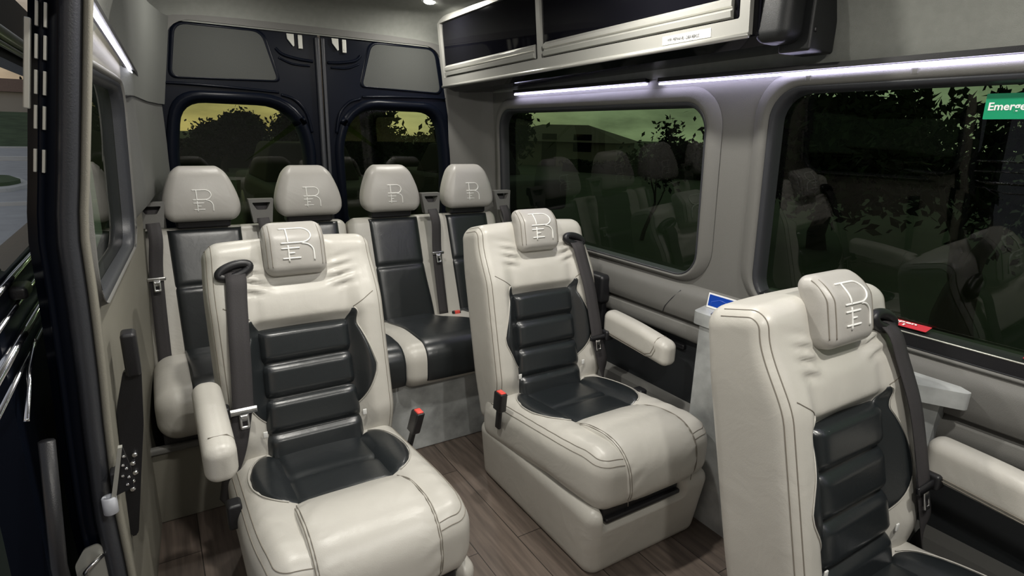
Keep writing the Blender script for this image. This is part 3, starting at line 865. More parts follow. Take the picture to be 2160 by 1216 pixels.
    b = MB()
    def tilt(vv):
        vv = np.array(vv); z0 = vv[:, 2]-.34
        vv[:, 1] = vv[:, 1]-z0*.30; vv[:, 0] = vv[:, 0]-sg*z0*.12
        return vv
    v, f = rbox((.014, .025, .040), .006, k=3); v = tilt(v+np.array((bx, .11, .405))); b.add(v, f)
    bu = part('buckle', b, M['plastic'])
    b = MB(); v, f = rbox((.010, .017, .004), .003, k=2); v = tilt(v+np.array((bx, .108, .445))); b.add(v, f); part('release_button', b, M['redplastic'], bu, label='red release button')
    b = MB(); v, f = rbox((.006, .014, .05), .005, k=2); v = tilt(v+np.array((bx, .11, .33))); b.add(v, f); part('buckle_stem', b, M['plastic'], bu)
    # --- armrest on the wall side
    ax = .283*sg
    v, f = rbox((.036, .172, .053), .030, (5, 12, 4), 5)
    y = v[:, 1]
    v[:, 2] = v[:, 2]*(1-.12*ss(.05, -.2, y))+.006*np.cos(y*7)
    v = v+np.array((ax, .025, .560)); v[:, 2] += .09*(v[:, 1]-.005)
    b = MB(); b.add(v, f); ar = part('armrest', b, M['leather'])
    for k in (0, 1):
        P = [(ax-sg*.0365, y_, .536+.09*(y_-.005)) for y_ in np.linspace(.17, -.05, 14)]+[(ax-sg*.0365, -.078, .542), (ax-sg*.0363, -.090, .566), (ax-sg*.0335, -.092, .588), (ax-sg*.02, -.094, .6025), (ax+sg*.02, -.094, .6025)]
        if k: P = [(p[0], p[1]-.008, p[2]-.008) for p in P[:-2]]
        line('stitch_line', P, .0013, M['stitch'], ar)
    b = MB(); b.rbox((ax-sg*.03, .165, .535), (.02, .02, .02), .008, k=3); part('hinge', b, M['plastic'], ar)
    b = MB(); b.rbox((.262*sg, -.03, .345), (.018, .022, .035), .008, k=3); part('recline_lever', b, M['plastic'])
    return t

make_chair('captain_chair', 'beige and black leather captain chair nearest the sliding door, belt hanging at its left', (.345, 1.46, 0), True)
make_chair('captain_chair', 'beige and black leather captain chair in the centre, whole base showing on the floor', (1.22, 1.45, 0), False)
make_chair('captain_chair', 'beige and black leather captain chair cut off at the lower right corner', (1.236, .306, 0), False)

# ------------------------------------------------------------------ rear bench
t = thing('bench_seat', 'four-place rear bench in beige and black leather across the rear doors', 'bench', (.74, 2.25, 0))
OFF = np.array((.74, 2.25, 0))
def bobj(nm, b, m, parent=None, smooth=True, **p):
    V = np.array(b.v)-OFF
    return mesh(nm, V, b.f, m, parent or t, smooth, **p)
b = MB(); b.box((-.04, 2.02, 0), (1.50, 2.60, .325), .006); bobj('base', b, M['laminate'], None, False, label='grey mottled laminate base')
b = MB(); b.box((-.115, 2.010, 0), (.36, 2.024, .262), .004); bobj('base_front_lit', b, M['beigetrim'], None, False, label='left end of the base front, coloured beige for the yellow light on it')  # thin beige sheet puts the yellow light on the base into colour
b = MB(); b.box((-.062, 2.012, .28), (.36, 2.022, .325), .002); bobj('gap_shade', b, M['plastic'], None, False, label='black strip in place of the shade under the left seat cushion')  # solid black strip stands in for the shaded gap
b = MB(); b.box((-.118, 1.996, .258), (.40, 2.022, .282), .008); bobj('base_edge', b, M['trim'], None, False)
seatsX = [(.035, .30), (.455, .70), (.845, 1.085), (1.24, 1.47)]
def seat_z(x, y):
    return .462+.014*math.cos((y-2.1)*4)-.03*float(ss(2.15, 2.45, y))
for (xa, xb) in ((-.075, .742), (.748, 1.535)):
    hw = (xb-xa)/2
    v, f = rbox((hw, .26, .085), .065, (24, 12, 3), 6)
    v = v+np.array(((xa+xb)/2, 2.215, .385))
    v[:, 2] += ss(.36, .44, v[:, 2])*(.014*np.cos((v[:, 1]-2.1)*4)-.03*ss(2.15, 2.45, v[:, 1]))
    b = MB(); b.add(v, f); bobj('seat_cushion', b, M['leather'])
for (xa, xb) in seatsX:
    top_ = lambda y: .470+.014*math.cos((y-2.1)*4)-.03*float(ss(2.15, 2.45, y))
    P = [np.array((y, top_(y)+.003)) for y in np.linspace(2.47, 2.03, 24)]
    zc_ = .405+.012
    P += [np.array((2.022-.068*math.sin(a), zc_+.066*math.cos(a))) for a in np.linspace(.1, PI/2, 8)]
    P += [np.array((1.953, z)) for z in (.39, .375, .36)]+[np.array((1.962, .335))]
    V = []; ns = 16
    for i, p in enumerate(P):
        a = P[max(i-1, 0)]; c = P[min(i+1, len(P)-1)]; tx = (c-a)/np.linalg.norm(c-a); nn = np.array((tx[1], -tx[0]))
        g = 1-.6*math.exp(-((p[0]-2.33)/.012)**2)
        wl = xa-.01*0; wr = xb+.10*float(ss(2.4, 2.1, p[0])) if xa > .5 else xb+.06*float(ss(2.4, 2.1, p[0]))
        wr = min(wr, 1.52)
        for q in np.linspace(-1, 1, ns+1):
            sq = math.sin(q*PI/2); off = .006*g*(1-abs(sq)**6)**.5 - (.02 if abs(q) == 1 else 0)
            V.append(((wl+wr)/2+(wr-wl)/2*sq, p[0]+nn[0]*off, p[1]+nn[1]*off))
    F = [(i*(ns+1)+j, i*(ns+1)+j+1, (i+1)*(ns+1)+j+1, (i+1)*(ns+1)+j) for i in range(len(P)-1) for j in range(ns)]
    b = MB(); b.add(V, F); bobj('seat_insert', b, M['blackleather'], label='black leather seat insert')
# backrests
TH = math.radians(18.5)
def bb(u, w, d): return (u, 2.44+w*math.sin(TH)-d*math.cos(TH), .42+w*math.cos(TH)+d*math.sin(TH))
for (xa, xb) in ((-.075, .742), (.748, 1.535)):
    hw = (xb-xa)/2
    v, f = rbox((hw, .285, .06), .04, (20, 14, 3), 5)
    u, w, d = v[:, 0]+(xa+xb)/2, v[:, 1]+.235, v[:, 2]-.06
    b = MB(); b.add(np.stack(bb(u, w, d), 1), f); bobj('backrest', b, M['leather'])
heads = []
for k, (xa, xb) in enumerate(seatsX):
    rb = lambda u, w, s_, t_: .2+.8*min(1, abs(w-.275)/.018)**.5
    V, F = patch(lambda w: xa-.008*w, lambda w: xb+.02*float(ss(.3, 0, w)), -.01, .505, lambda u, w: -.003*0, .014, ribs=rb, tofn=bb, ns=18, nt=70, sunk=.008, px=12, pt=30)
    b = MB(); b.add(V, F); bobj('back_insert', b, M['blackleather'], label='black leather back insert')
HX = [(.164, .28), (.578, .278), (.952, .278), (1.358, .275)]
for (hx, hw) in HX:
    v, f = rbox((hw/2, .058, .106), .040, (12, 4, 12), 6)
    z = v[:, 2].copy()
    tz = np.clip((z+.05)/.156, 0, 1)**1.6
    v[:, 0] *= (1-.40*tz)*(1-.05*ss(-.05, -.11, z))
    v[:, 1] *= (1-.25*tz)
    v[:, 1] -= .014*(1-(v[:, 0]/(hw/2))**2)*(v[:, 1] < 0)*(1-(z/.12)**2)
    v[:, 1] += .02*(z/.112)
    zc = 1.038; yc = 2.615
    v = v+np.array((hx, yc, zc))
    b = MB(); b.add(v, f); hd = bobj('headrest', b, M['greyleather'])
    def hfront(ex, ey, hw=hw, hx=hx):
        zz = ey-.022; tz = float(np.clip((zz+.05)/.156, 0, 1)**1.6)
        y_ = -.058*(1-.25*tz)-.014*(1-(ex/(hw/2*(1-.40*tz)))**2)*(1-(zz/.12)**2)+.02*(zz/.112)
        return tuple(np.array((hx+ex, yc+y_-.001, zc+zz))-OFF)
    emblem('monogram', hd, hfront, .066, .082, .0021)
    b = MB(); b.rbox((hx, yc+.005, .925), (.098, .035, .022), .01, k=3); bobj('headrest_housing', b, M['plastic'])
# shoulder belts of the bench
def bench_belt(mx, s_end, side):
    b = MB()
    b.add(*slab([(-.036, -.045), (.036, -.045), (.048, .05), (-.048, .05)], [rpoly([(-.018, .006), (.018, .006), (.036, .036), (-.036, .036)], .006, 3)], lambda a, c, d: (mx+a, 2.575-d*.4+c*.15, .965+c), .09))
    mt = bobj('belt_mount', b, M['trim'], None, False, label='light grey belt outlet on top of the backrest')
    b = MB(); b.rbox((mx, 2.60, .985), (.034, .012, .018), .006, k=2); bobj('belt_slot', b, M['plastic'], mt)
    P = [(mx, 2.565, .985), (mx, 2.545, .95), (mx+.004, 2.50, .88), (mx+(s_end[0]-mx)*.5, 2.455+.03, .72), (s_end[0], 2.42, s_end[1])]
    b = MB(); V, F = ribbon(P, (0, -.93, .3), .046); b.add(V, F); sb = bobj('seat_belt', b, M['webbing'])
    tx = mx+(s_end[0]-mx)*.5; 
    b = MB(); b.rbox((tx, 2.478, .735), (.031, .005, .007), .004, k=2)
    b.add(*slab(rrect(-.012, .012, -.042, 0, .003), [rrect(-.006, .006, -.035, -.022, .001, 2)], lambda a, c, d: (tx+a, 2.474-d+c*.3, .733+c), .003))
    bobj('tongue', b, M['steel'], sb, label='steel latch tongue')
bench_belt(-.012, (-.035, .30), -1)
bench_belt(.377, (.40, .45), 1)
bench_belt(1.135, (1.14, .44), 1)
bench_belt(1.535, (1.545, .44), 1)
b = MB(); b.rbox((1.185, 2.375, .452), (.02, .012, .012), .005, k=2); bu = bobj('buckle', b, M['plastic'])
b = MB(); b.rbox((1.185, 2.366, .460), (.013, .006, .008), .003, k=2); bobj('release_button', b, M['redplastic'], bu, label='red release button')

# ------------------------------------------------------------------ side console
t = thing('side_console', 'grey mottled laminate side console with two steel cup holders along the wall', 'console', (1.555, .82, 0))
O2 = np.array((1.555, .82, 0))
def cobj(nm, b, m, parent=None, smooth=False, **p): return mesh(nm, np.array(b.v)-O2, b.f, m, parent or t, smooth, **p)
# top slab with two round holes
def circ(cx, cy, r, n=28): return [(cx+r*math.cos(a), cy+r*math.sin(a)) for a in np.linspace(0, 2*PI, n, endpoint=False)]
cups = [(1.535, 1.135), (1.535, .615)]
outer = rpoly([(1.4915, .572), (1.550, .464), (1.566, .462), (1.590, .50), (1.592, 1.25), (1.4915, 1.222)], [.02, .008, .006, .004, .004, .02])
V, F = slab(outer, [circ(x, y, .034) for x, y in cups], lambda a, c, d: (a, c, .742-d), .042)
b = MB(); b.add(V, F); cobj('top', b, M['laminate'])
V, F = slab([(1.497, .60), (1.560, .515), (1.60, .515), (1.60, 1.195), (1.497, 1.195)], [], lambda a, c, d: (a, c+(0 if c > .8 else .0)+(-.03*(d/.70) if c < .8 else 0)+.03*(c < .8), d), .701)
b = MB(); b.add(V, F); cobj('body', b, M['laminate'])
dv_ = np.array((.067, -.085)); dv_ /= np.linalg.norm(dv_); nv_ = np.array((dv_[1], -dv_[0]))
def vq(a, z, d):
    p = np.array((1.493, .606))+dv_*a+nv_*d*1.0
    return (p[0], p[1], z)
b = MB(); b.add(*slab(rrect(.004, .066, .52, .592, .004), [], lambda a, c, d: vq(a, c, -.004+d), .008)); cobj('vent', b, M['plastic'], label='dark recess in the console end')
for (x, y) in cups:
    prof_ = [(.040, .7432), (.036, .7465), (.032, .743), (.030, .70), (.028, .665), (.001, .664)]
    loops = [[(x+r*math.cos(a), y+r*math.sin(a), z) for a in np.linspace(0, 2*PI, 28, endpoint=False)] for r, z in prof_]
    V, F = ring(loops); b = MB(); b.add(V, F); cobj('cup_holder', b, M['steel'], None, True, label='steel cup holder')
# card
t = thing('card', 'small blue card with a white border leaning on the wall behind the console', 'card', (1.566, 1.18, .7435))
Q = lambda a, c, d: (c*.15-d, a, c)
b = MB(); b.add(*slab(rrect(-.06, .05, 0, .050, .002), [], Q, .0012)); b.obj('border', M['whiteprint'], t, False)
b = MB(); b.add(*slab(rrect(-.056, .045, .007, .045, .001), [], lambda a, c, d: Q(a, c, .0012+d), .0006)); b.obj('print', M['blue'], t, False)
b = MB(); b.tube([Q(.033, .009, .002), Q(.033, .022, .002), Q(.0, .034, .002), Q(-.03, .03, .002)], .0010, 5); b.obj('line_mark', M['bluel'], t)

# ------------------------------------------------------------------ sliding door opening (left)
ZZ = np.linspace(-.25, 1.80, 42)
def xe(z):    # inner edge of the opening's rear pillar
    return float(np.interp(z, [-.25, .42, .56, .74, .84, .99, 1.12, 1.19, 1.345, 1.49, 1.8], [-.124, -.123, -.126, -.119, -.113, -.107, -.104, -.092, -.068, -.046, -.0]))
def column(prof, m, nm):
    """prof: (dx, y) outline swept up the pillar edge"""
    n = len(prof); V = []; F = []
    for z in ZZ:
        for dx, y in prof: V.append((xe(z)+dx, y, z))
    for i in range(len(ZZ)-1):
        for j in range(n): F.append((i*n+j, i*n+(j+1) % n, (i+1)*n+(j+1) % n, (i+1)*n+j))
    F.append(tuple(range(n))); F.append(tuple(reversed(range((len(ZZ)-1)*n, len(ZZ)*n))))
    return struct(nm, V, F, m, True)
column([(0.0, 1.27), (.0, 1.240), (-.003, 1.234), (-.009, 1.234), (-.013, 1.242), (-.013, 1.27)], M['beigetrim'], 'trim_10')
column([(-.013, 1.238), (-.018, 1.224), (-.028, 1.214), (-.040, 1.222), (-.044, 1.235), (-.044, 1.262), (-.013, 1.262)], M['rubber'], 'trim_11')
column([(-.012, 1.248), (-.016, 1.242), (-.03, 1.24), (-.042, 1.244), (-.060, 1.246), (-.062, 1.240), (-.070, 1.240), (-.072, 1.25), (-.085, 1.255), (-.088, 1.30), (-.014, 1.30)], M['paint'], 'trim_12')
# door header above the opening and body skin behind
t = thing('latch_plate', 'slotted grey metal strip high on the black door pillar', 'latch plate', (-.166, 1.236, 1.2))
t.rotation_euler = (0, math.radians(9), 0)
b = MB(); b.box((-.0125, -.006, .12), (-.0035, .006, .26), .002); b.obj('strip', M['zinc'], t, False)
for dx in (.003, .014):
    b = MB()
    for z0 in (.02, .09, .145, .20, .25): b.box((dx-.0022, -.005, z0), (dx+.0022, .006, z0+.038), .001)
    b.obj('slot_row', M['zinc'], t, False)
t = thing('striker', 'zinc striker plate with a steel hook low on the door pillar', 'striker', (-.19, 1.228, .47))
b = MB(); b.add(*slab(rpoly([(-.022, -.05), (.028, -.05), (.028, .02), (.018, .034), (-.004, .03), (-.022, .0)], .006, 3), [], lambda a, c, d: (a, -d, c), .004)); b.obj('plate', M['zinc'], t, False)
b = MB(); b.tube(smooth_path([(.022, -.004, .006), (.01, -.025, .008), (-.004, -.028, -.004), (-.006, -.012, -.02), (-.012, -.02, -.04)], 6), .0045, 8); b.obj('hook', M['steel'], t)

# handle, track and roller bracket on the left wall
t = thing('grab_handle', 'black rounded handle block on a dark strip on the left wall', 'handle', (-.082, 1.45, .60))
def ghp(p): return (p[0]+.082, p[1]-.60)
b = MB(); b.rbox((.001, -.012, .213), (.0145, .024, .050), .008, k=4); b.obj('grip', M['plastic'], t)
pl_ = [ghp(p) for p in ((-.100, .775), (-.066, .775), (-.078, .640), (-.098, .515), (-.122, .36), (-.138, .36), (-.133, .515), (-.124, .685))]
b = MB(); b.add(*slab(rpoly(pl_, .012, 3), [], lambda a, c, d: (a, -d, c), .014)); b.obj('strip', M['plastic'], t, False)
b = MB()
for (x, z) in ((-.094, -.03), (-.1, -.05), (-.098, -.075), (-.106, -.095), (-.108, -.115)):
    v, f = rbox((.006, .006, .006), .0055, k=2); b.add(v+np.array((x+.072, -.018, z)), f)
b.obj('rivet', M['chrome'], t)
t = thing('roller_bracket', 'grey angled door bracket with a white nylon roller on the left wall', 'bracket', (-.118, 1.205, .60))
rp = lambda p: (p[0]+.118, p[1]-.60)
b = MB(); b.add(*slab([rp(p) for p in ((-.111, .712), (-.104, .712), (-.126, .612), (-.134, .612))], [], lambda a, c, d: (a, -d, c), .012)); b.obj('arm', M['zinc'], t, False)
b = MB(); b.add(*slab([rp(p) for p in ((-.105, .712), (-.096, .66), (-.097, .62), (-.128, .61))], [], lambda a, c, d: (a, .002-d, c), .006)); b.obj('plate', M['plastic'], t, False)
b = MB()
for p in ((-.1045, .69), (-.108, .672), (-.1035, .664), (-.111, .65), (-.102, .645), (-.106, .63)):
    q = rp(p); v, f = rbox((.003, .003, .003), .0028, k=2); b.add(v+np.array((q[0], -.006, q[1])), f)
b.obj('rivet', M['chrome'], t)
ro = [(.009, -.018), (.0125, -.016), (.0125, .016), (.011, .018), (.006, .018), (.006, -.018)]
V, F = ring([[(-.020+r*math.cos(a), -.006+r*math.sin(a), -.004+z) for a in np.linspace(0, 2*PI, 16, endpoint=False)] for r, z in ro+ro[:1]])
b = MB(); b.add(V, F); b.obj('roller', M['nylon'], t)
b = MB(); b.box((-.014, .0, .025), (.008, .045, .055), .003); b.obj('mount', M['plastic'], t)

# sliding door slid back along the outside
t = thing('sliding_door', 'black sliding door slid back outside, with chrome trim and a large window', 'door', (-.25, 1.3, 0))
OS = np.array((-.25, 1.3, 0))
dv = lambda a, c, d: (-.235-d-.012*(c-1.0)**2-OS[0], a-OS[1], c)
V, F = slab(rrect(1.16, 2.55, -.25, 1.60, .04), [rrect(1.24, 2.45, 1.045, 1.43, .06)], dv, .05, CUTS)
mesh('door_shell', V, F, M['paint'], t, False)
V, F = fan([dv(a, c, .03) for a, c in rrect(1.235, 2.455, 1.04, 1.435, .06)]); mesh('glass_pane', V, F, M['clear'], t, False)
b = MB()
for (zz, rr, m_) in ((1.475, .014, 0), (1.452, .006, 0)):
    b.tube([np.array((-.225, 1.2, zz))-OS, np.array((-.225, 2.5, zz))-OS], rr, 8)
b.obj('upper_rail', M['zinc'], t)
b = MB()
for zz, rr in ((1.035, .006), (.985, .004), (.93, .008), (.885, .004)):
    b.tube([np.array((-.228, 1.0, zz))-OS, np.array((-.228, 2.5, zz-.01))-OS], rr, 8)
b.obj('trim_bead', M['chrome'], t)
b = MB(); b.tube([np.array(p)-OS for p in smooth_path([(-.215, 1.30, .91), (-.213, 1.20, .89), (-.213, 1.17, .87), (-.214, 1.14, .85), (-.216, 1.12, .83)], 5)], .004, 8); b.obj('door_pull', M['chrome'], t)
b = MB(); b.rbox(np.array((-.222, 1.31, 1.005))-OS, (.014, .03, .012), .008, k=3); b.obj('lock_knob', M['plastic'], t)
b = MB(); b.tube([np.array(p)-OS for p in ((-.20, 1.14, .78), (-.215, 1.12, .55), (-.205, 1.10, .30))], .012, 8); b.obj('guide_arm', M['plastic'], t)

# ------------------------------------------------------------------ outdoors
GZ = -.75
V, F = [(-200, -100, GZ), (200, -100, GZ), (200, 250, GZ), (-200, 250, GZ)], [(0, 1, 2, 3)]
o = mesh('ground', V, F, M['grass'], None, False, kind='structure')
b = MB(); b.box((-30, -40, GZ-.1), (-.9, 62, GZ+.012)); o = b.obj('road', M['asphalt'], None, False); o['kind'] = 'structure'
for (ya, yb, x0, x1) in ((59.0, 60.2, -30, -1.2), (42.5, 43.6, -30, -1.2), (40.0, 40.5, -30, -1.2), (18.6, 18.75, -8, -1.2)):
    b = MB(); b.box((x0, ya, GZ), (x1, yb, GZ+.10)); o = b.obj('curb', M['concrete'], None, False); o['kind'] = 'structure'
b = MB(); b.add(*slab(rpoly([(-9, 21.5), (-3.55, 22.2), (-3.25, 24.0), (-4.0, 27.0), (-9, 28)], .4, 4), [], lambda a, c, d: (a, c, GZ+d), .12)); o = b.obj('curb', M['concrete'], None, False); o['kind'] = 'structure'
b = MB(); b.add(*slab(rpoly([(-9, 22.6), (-3.75, 23.0), (-3.5, 24.2), (-4.2, 26.5), (-9, 27.2)], .4, 4), [], lambda a, c, d: (a, c, GZ+.11+d), .12)); o = b.obj('lawn_bank', M['lawn'], None, False); o['kind'] = 'structure'

def house(label, x, y, w, d, h, rh, rz=0):
    t = thing('house', label, 'house', (x, y, GZ), rz, 'houses beyond the road')
    b = MB(); b.box((-w/2, -d/2, 0), (w/2, d/2, h)); b.obj('walls', M['shaded_stucco'], t, False)
    e = .5
    V = [(-w/2-e, -d/2-e, h), (w/2+e, -d/2-e, h), (w/2+e, d/2+e, h), (-w/2-e, d/2+e, h), (-w/2+d*.35, 0, h+rh), (w/2-d*.35, 0, h+rh)]
    mesh('roof', V, [(0, 1, 5, 4), (1, 2, 5), (2, 3, 4, 5), (3, 0, 4), (3, 2, 1, 0)], M['roofing'], t, False)
    for k in (-1, 1):
        b = MB(); b.box((k*w*.25-.6, -d/2-.03, 1.0), (k*w*.25+.6, -d/2+.02, 2.1)); b.obj('window', M['tint'] if False else M['gloss'], t, False)
    b = MB(); b.box((-.5, -d/2-.03, 0), (.5, -d/2+.02, 2.1)); b.obj('door', M['bark'], t, False)
    return t
house('dark house with a peaked roof seen through the rear side window', 26, 34.5, 9, 8, 1.6, 1.15, -.9)
V = [(-60, 60, GZ-.01), (-1.2, 60, GZ-.01), (-1.2, 80, 2.2), (-60, 80, 2.2), (-1.2, 130, 2.4), (-60, 130, 2.4), (-1.2, 60, GZ-.3), (-1.2, 130, GZ-.3), (-60, 60, GZ-.3), (-60, 130, GZ-.3)]
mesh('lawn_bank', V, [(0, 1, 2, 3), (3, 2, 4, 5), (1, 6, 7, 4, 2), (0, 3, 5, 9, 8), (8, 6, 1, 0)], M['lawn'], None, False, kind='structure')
hb = house('tan house with a brown roof seen past the open sliding door', -14, 92, 20, 12, 2.2, 1.7, .05)
hb.location.z = 2.2
for c in hb.children:
    if c.name.startswith('walls'): c.data.materials[0] = M['palewall']
    if c.name.startswith('roof'): c.data.materials[0] = M['tile']

def tree(label, x, y, h, crown, seed, spread=.5, dens=26, leaf=.09, trunk=.14, depth=4, fork=.35):
    rnd = random.Random(seed)
    t = thing('tree', label, 'tree', (x, y, GZ), 0, 'trees around the parking lot')
    b = MB(); tips = []
    def grow(p, d, L, r, lv):
        pts = [p]; rad = [r]; dirv = Vector(d)
        for i in range(3):
            dirv = (dirv+Vector((rnd.uniform(-.3, .3), rnd.uniform(-.3, .3), rnd.uniform(-.12, .22)))).normalized()
            pts.append(tuple(Vector(pts[-1])+dirv*L/3)); rad.append(r*(1-.15*(i+1)))
        b.tube(pts, rad, 6)
        if lv <= 1: tips.extend(pts[1:])
        if lv == 0: return
        for k in range(rnd.choice((2, 3, 3))):
            nd = (dirv+Vector((rnd.uniform(-1, 1), rnd.uniform(-1, 1), rnd.uniform(-.35, .6)))*(.5+spread)).normalized()
            grow(pts[-1] if k < 2 else pts[2], nd, L*rnd.uniform(.62, .85), rad[-1]*.72, lv-1)
    grow((0, 0, -.1), (rnd.uniform(-.12, .12), rnd.uniform(-.12, .12), 1), h*fork, trunk, depth)
    b.obj('trunk', M['bark'], t)
    V = []; F = []
    for p in tips:
        for k in range(dens):
            c = Vector(p)+Vector((rnd.gauss(0, crown), rnd.gauss(0, crown), rnd.gauss(0, crown*.75)))
            a = Vector((rnd.uniform(-1, 1), rnd.uniform(-1, 1), rnd.uniform(-1, 1))).normalized()*leaf*rnd.uniform(.6, 1.3)
            q = a.cross(Vector((rnd.uniform(-1, 1), rnd.uniform(-1, 1), rnd.uniform(-1, 1))))
            q = q.normalized()*a.length*.5
            n0 = len(V); V += [c-a, c+q, c+a, c-q]; F.append((n0, n0+1, n0+2, n0+3))
    mesh('foliage', V, F, M['leaf'], t, False)
    return t
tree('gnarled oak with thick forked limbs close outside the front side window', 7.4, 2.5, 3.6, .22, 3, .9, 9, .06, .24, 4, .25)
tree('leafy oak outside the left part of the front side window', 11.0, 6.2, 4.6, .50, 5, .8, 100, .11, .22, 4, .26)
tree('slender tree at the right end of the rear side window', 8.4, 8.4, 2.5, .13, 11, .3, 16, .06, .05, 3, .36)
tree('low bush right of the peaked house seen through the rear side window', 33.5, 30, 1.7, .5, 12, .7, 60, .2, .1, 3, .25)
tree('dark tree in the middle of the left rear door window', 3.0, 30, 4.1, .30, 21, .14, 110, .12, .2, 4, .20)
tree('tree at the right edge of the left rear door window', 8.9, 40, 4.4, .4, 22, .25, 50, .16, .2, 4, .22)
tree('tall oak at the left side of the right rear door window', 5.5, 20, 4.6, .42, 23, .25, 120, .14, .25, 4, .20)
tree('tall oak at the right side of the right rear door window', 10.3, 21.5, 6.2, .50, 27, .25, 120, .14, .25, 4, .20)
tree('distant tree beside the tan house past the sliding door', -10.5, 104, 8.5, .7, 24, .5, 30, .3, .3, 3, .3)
def hedge(label, x0, y0, x1, y1, h, th, seed, n=5000, leaf=.11):
    rnd = random.Random(seed)
    t = thing('hedge', label, 'hedge', (x0, y0, GZ))
    L = math.hypot(x1-x0, y1-y0); ux, uy = (x1-x0)/L, (y1-y0)/L
    V = []; F = []; N = 40
    for i in range(N+1):
        for (a, c) in ((-.5, 0), (-.5, .75), (0, .95), (.5, .75), (.5, 0)):
            k = 1+.18*math.sin(i*1.7+seed)+rnd.uniform(-.08, .08)
            V.append((ux*L*i/N-uy*a*th, uy*L*i/N+ux*a*th, c*h*k))
    F = [(i*5+j, i*5+j+1, (i+1)*5+j+1, (i+1)*5+j) for i in range(N) for j in range(4)]
    F += [(4, 3, 2, 1, 0), tuple(N*5+j for j in range(5))]
    mesh('branches', V, F, M['leaf'], t, False)
    V = []; F = []
    for k in range(n):
        q = rnd.random(); i = int(q*N); kk = 1+.18*math.sin(i*1.7+seed)
        c = Vector((ux*L*q+rnd.uniform(-.5, .5)*th, uy*L*q+rnd.uniform(-.5, .5)*th, h*kk*rnd.uniform(.5, 1.08)))
        a = Vector((rnd.uniform(-1, 1), rnd.uniform(-1, 1), rnd.uniform(-1, 1))).normalized()*leaf*rnd.uniform(.6, 1.3)
        w_ = a.cross(Vector((rnd.uniform(-1, 1), rnd.uniform(-1, 1), rnd.uniform(-1, 1)))).normalized()*leaf*.5
        n0 = len(V); V += [c-a, c+w_, c+a, c-w_]; F.append((n0, n0+1, n0+2, n0+3))
    mesh('foliage', V, F, M['leaf'], t, False)
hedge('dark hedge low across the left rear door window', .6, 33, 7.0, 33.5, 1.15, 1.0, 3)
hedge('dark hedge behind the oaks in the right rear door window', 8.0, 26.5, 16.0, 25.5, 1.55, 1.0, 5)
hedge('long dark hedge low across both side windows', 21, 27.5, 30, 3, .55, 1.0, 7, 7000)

def truck(x, y, rz, label):
    t = thing('parked_truck', label, 'truck', (x, y, GZ), rz, 'trucks parked behind the van')
    b = MB(); b.rbox((0, 0, .78), (.95, 2.5, .33), .12, (2, 4, 1), 4); b.obj('body', M['carpaint'], t)
    def cabf(v):
        k = ss(1.05, 1.75, v[:, 2]); v[:, 0] *= 1-.18*k; v[:, 1] = v[:, 1]*(1-.28*k); return v
    b = MB(); b.rbox((0, .1, 1.4), (.86, 1.1, .38), .14, (2, 2, 2), 4, fn=cabf); b.obj('cab', M['carglass'], t)
    for sx in (-1, 1):
        for sy in (-1.5, 1.5):
            b = MB(); V, F = ring([[(sx*.86+dx, sy+r*math.cos(a), .38+r*math.sin(a)) for a in np.linspace(0, 2*PI, 20, endpoint=False)] for r, dx in ((.001, -.1), (.36, -.1), (.38, -.08), (.38, .08), (.36, .1), (.001, .1))]); b.add(V, F); b.obj('wheel', M['rubber'], t)
truck(2.6, 12.0, 0, 'grey truck parked behind the left rear door window')
truck(6.6, 12.5, .1, 'grey truck parked behind the right rear door window')

# ------------------------------------------------------------------ world: dusk sky
w = bpy.data.worlds.new('World'); S.world = w; w.use_nodes = True
nt = w.node_tree; bg = nt.nodes['Background']
tc = nt.nodes.new('ShaderNodeTexCoord'); sep = nt.nodes.new('ShaderNodeSeparateXYZ')
nt.links.new(tc.outputs['Generated'], sep.inputs[0])
def ramp(stops):
    cr = nt.nodes.new('ShaderNodeValToRGB'); e = cr.color_ramp.elements
    e[0].position = stops[0][0]; e[0].color = (*stops[0][1], 1); e[1].position = stops[-1][0]; e[1].color = (*stops[-1][1], 1)
    for p, c in stops[1:-1]:
        q = cr.color_ramp.elements.new(p); q.color = (*c, 1)
    nt.links.new(sep.outputs['Z'], cr.inputs[0]); return cr
warm = ramp([(.0, (1.0, .66, .40)), (.07, (.92, .72, .50)), (.2, (.62, .58, .54)), (.45, (.40, .42, .46))])
cool = ramp([(.0, (.55, .56, .50)), (.15, (.50, .54, .54)), (.45, (.38, .41, .46))])
az = nt.nodes.new('ShaderNodeMapRange'); az.inputs['From Min'].default_value = .15; az.inputs['From Max'].default_value = .65
nt.links.new(sep.outputs['X'], az.inputs['Value'])
cr = nt.nodes.new('ShaderNodeMix'); cr.data_type = 'RGBA'
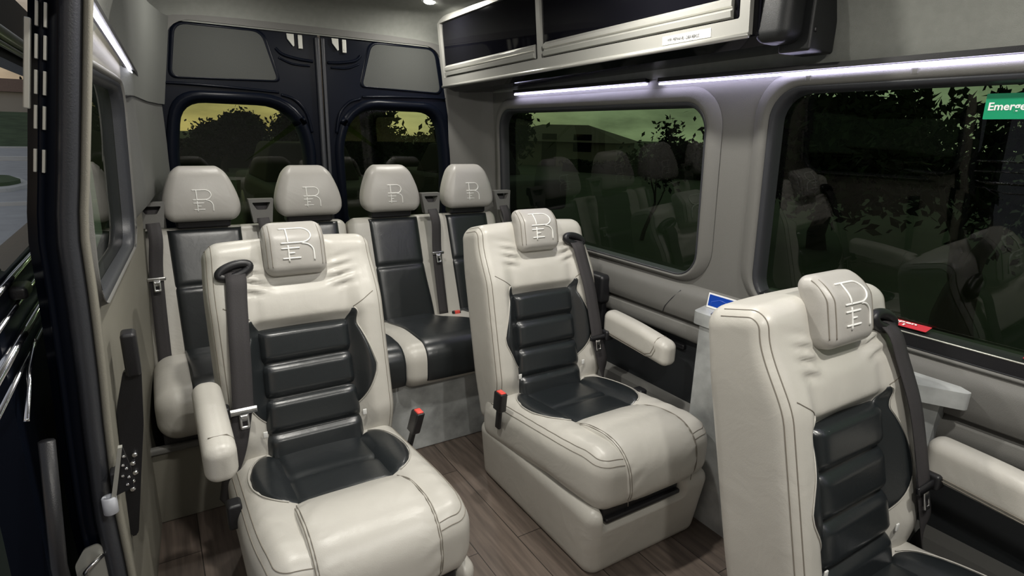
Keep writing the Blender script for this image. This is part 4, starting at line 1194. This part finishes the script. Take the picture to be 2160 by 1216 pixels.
nt.links.new(az.outputs['Result'], cr.inputs[0]); nt.links.new(warm.outputs['Color'], cr.inputs[6]); nt.links.new(cool.outputs['Color'], cr.inputs[7])
mp = nt.nodes.new('ShaderNodeMapping'); mp.inputs['Scale'].default_value = (3, 3, 11); nt.links.new(tc.outputs['Generated'], mp.inputs['Vector'])
nz = nt.nodes.new('ShaderNodeTexNoise'); nz.inputs['Scale'].default_value = 1.3; nz.inputs['Detail'].default_value = 7; nz.inputs['Roughness'].default_value = .6
nt.links.new(mp.outputs['Vector'], nz.inputs['Vector'])
mr = nt.nodes.new('ShaderNodeMapRange'); mr.inputs['From Min'].default_value = .35; mr.inputs['From Max'].default_value = .7; mr.inputs['To Min'].default_value = .45; mr.inputs['To Max'].default_value = 1.25
nt.links.new(nz.outputs['Fac'], mr.inputs['Value'])
mx = nt.nodes.new('ShaderNodeMix'); mx.data_type = 'RGBA'; mx.blend_type = 'MULTIPLY'; mx.inputs[0].default_value = 1
nt.links.new(cr.outputs[2], mx.inputs[6]); nt.links.new(mr.outputs['Result'], mx.inputs[7])
nt.links.new(mx.outputs[2], bg.inputs['Color']); bg.inputs['Strength'].default_value = .75

# ------------------------------------------------------------------ camera
FPX = 1205.
cd = bpy.data.cameras.new('camera'); co = bpy.data.objects.new('camera', cd); C.objects.link(co)
cd.sensor_width = 36; cd.lens = 36*FPX/2160; cd.clip_start = .02; cd.clip_end = 500
Rw = np.array([[.849, .118, -.515], [-.528, .234, -.816], [.024, .965, .261]])
r_ = np.array([300-1080, -(262-608), -FPX]); r_ /= np.linalg.norm(r_)
x_ = np.array([3080-1080, -(332-608), -FPX]); x_ -= r_*(x_@r_); x_ /= np.linalg.norm(x_)
u_ = np.cross(x_, r_)
Rw = np.array([x_, r_, u_])
co.matrix_world = Matrix(((*Rw[0], 0), (*Rw[1], 0), (*Rw[2], 1.30), (0, 0, 0, 1)))
S.camera = co

S.view_settings.view_transform = 'Standard'; S.view_settings.look = 'None'; S.view_settings.gamma = 1; S.view_settings.use_curve_mapping = False
S.view_settings.exposure = 0.3
S.cycles.use_denoising = True
S.cycles.max_bounces = 8
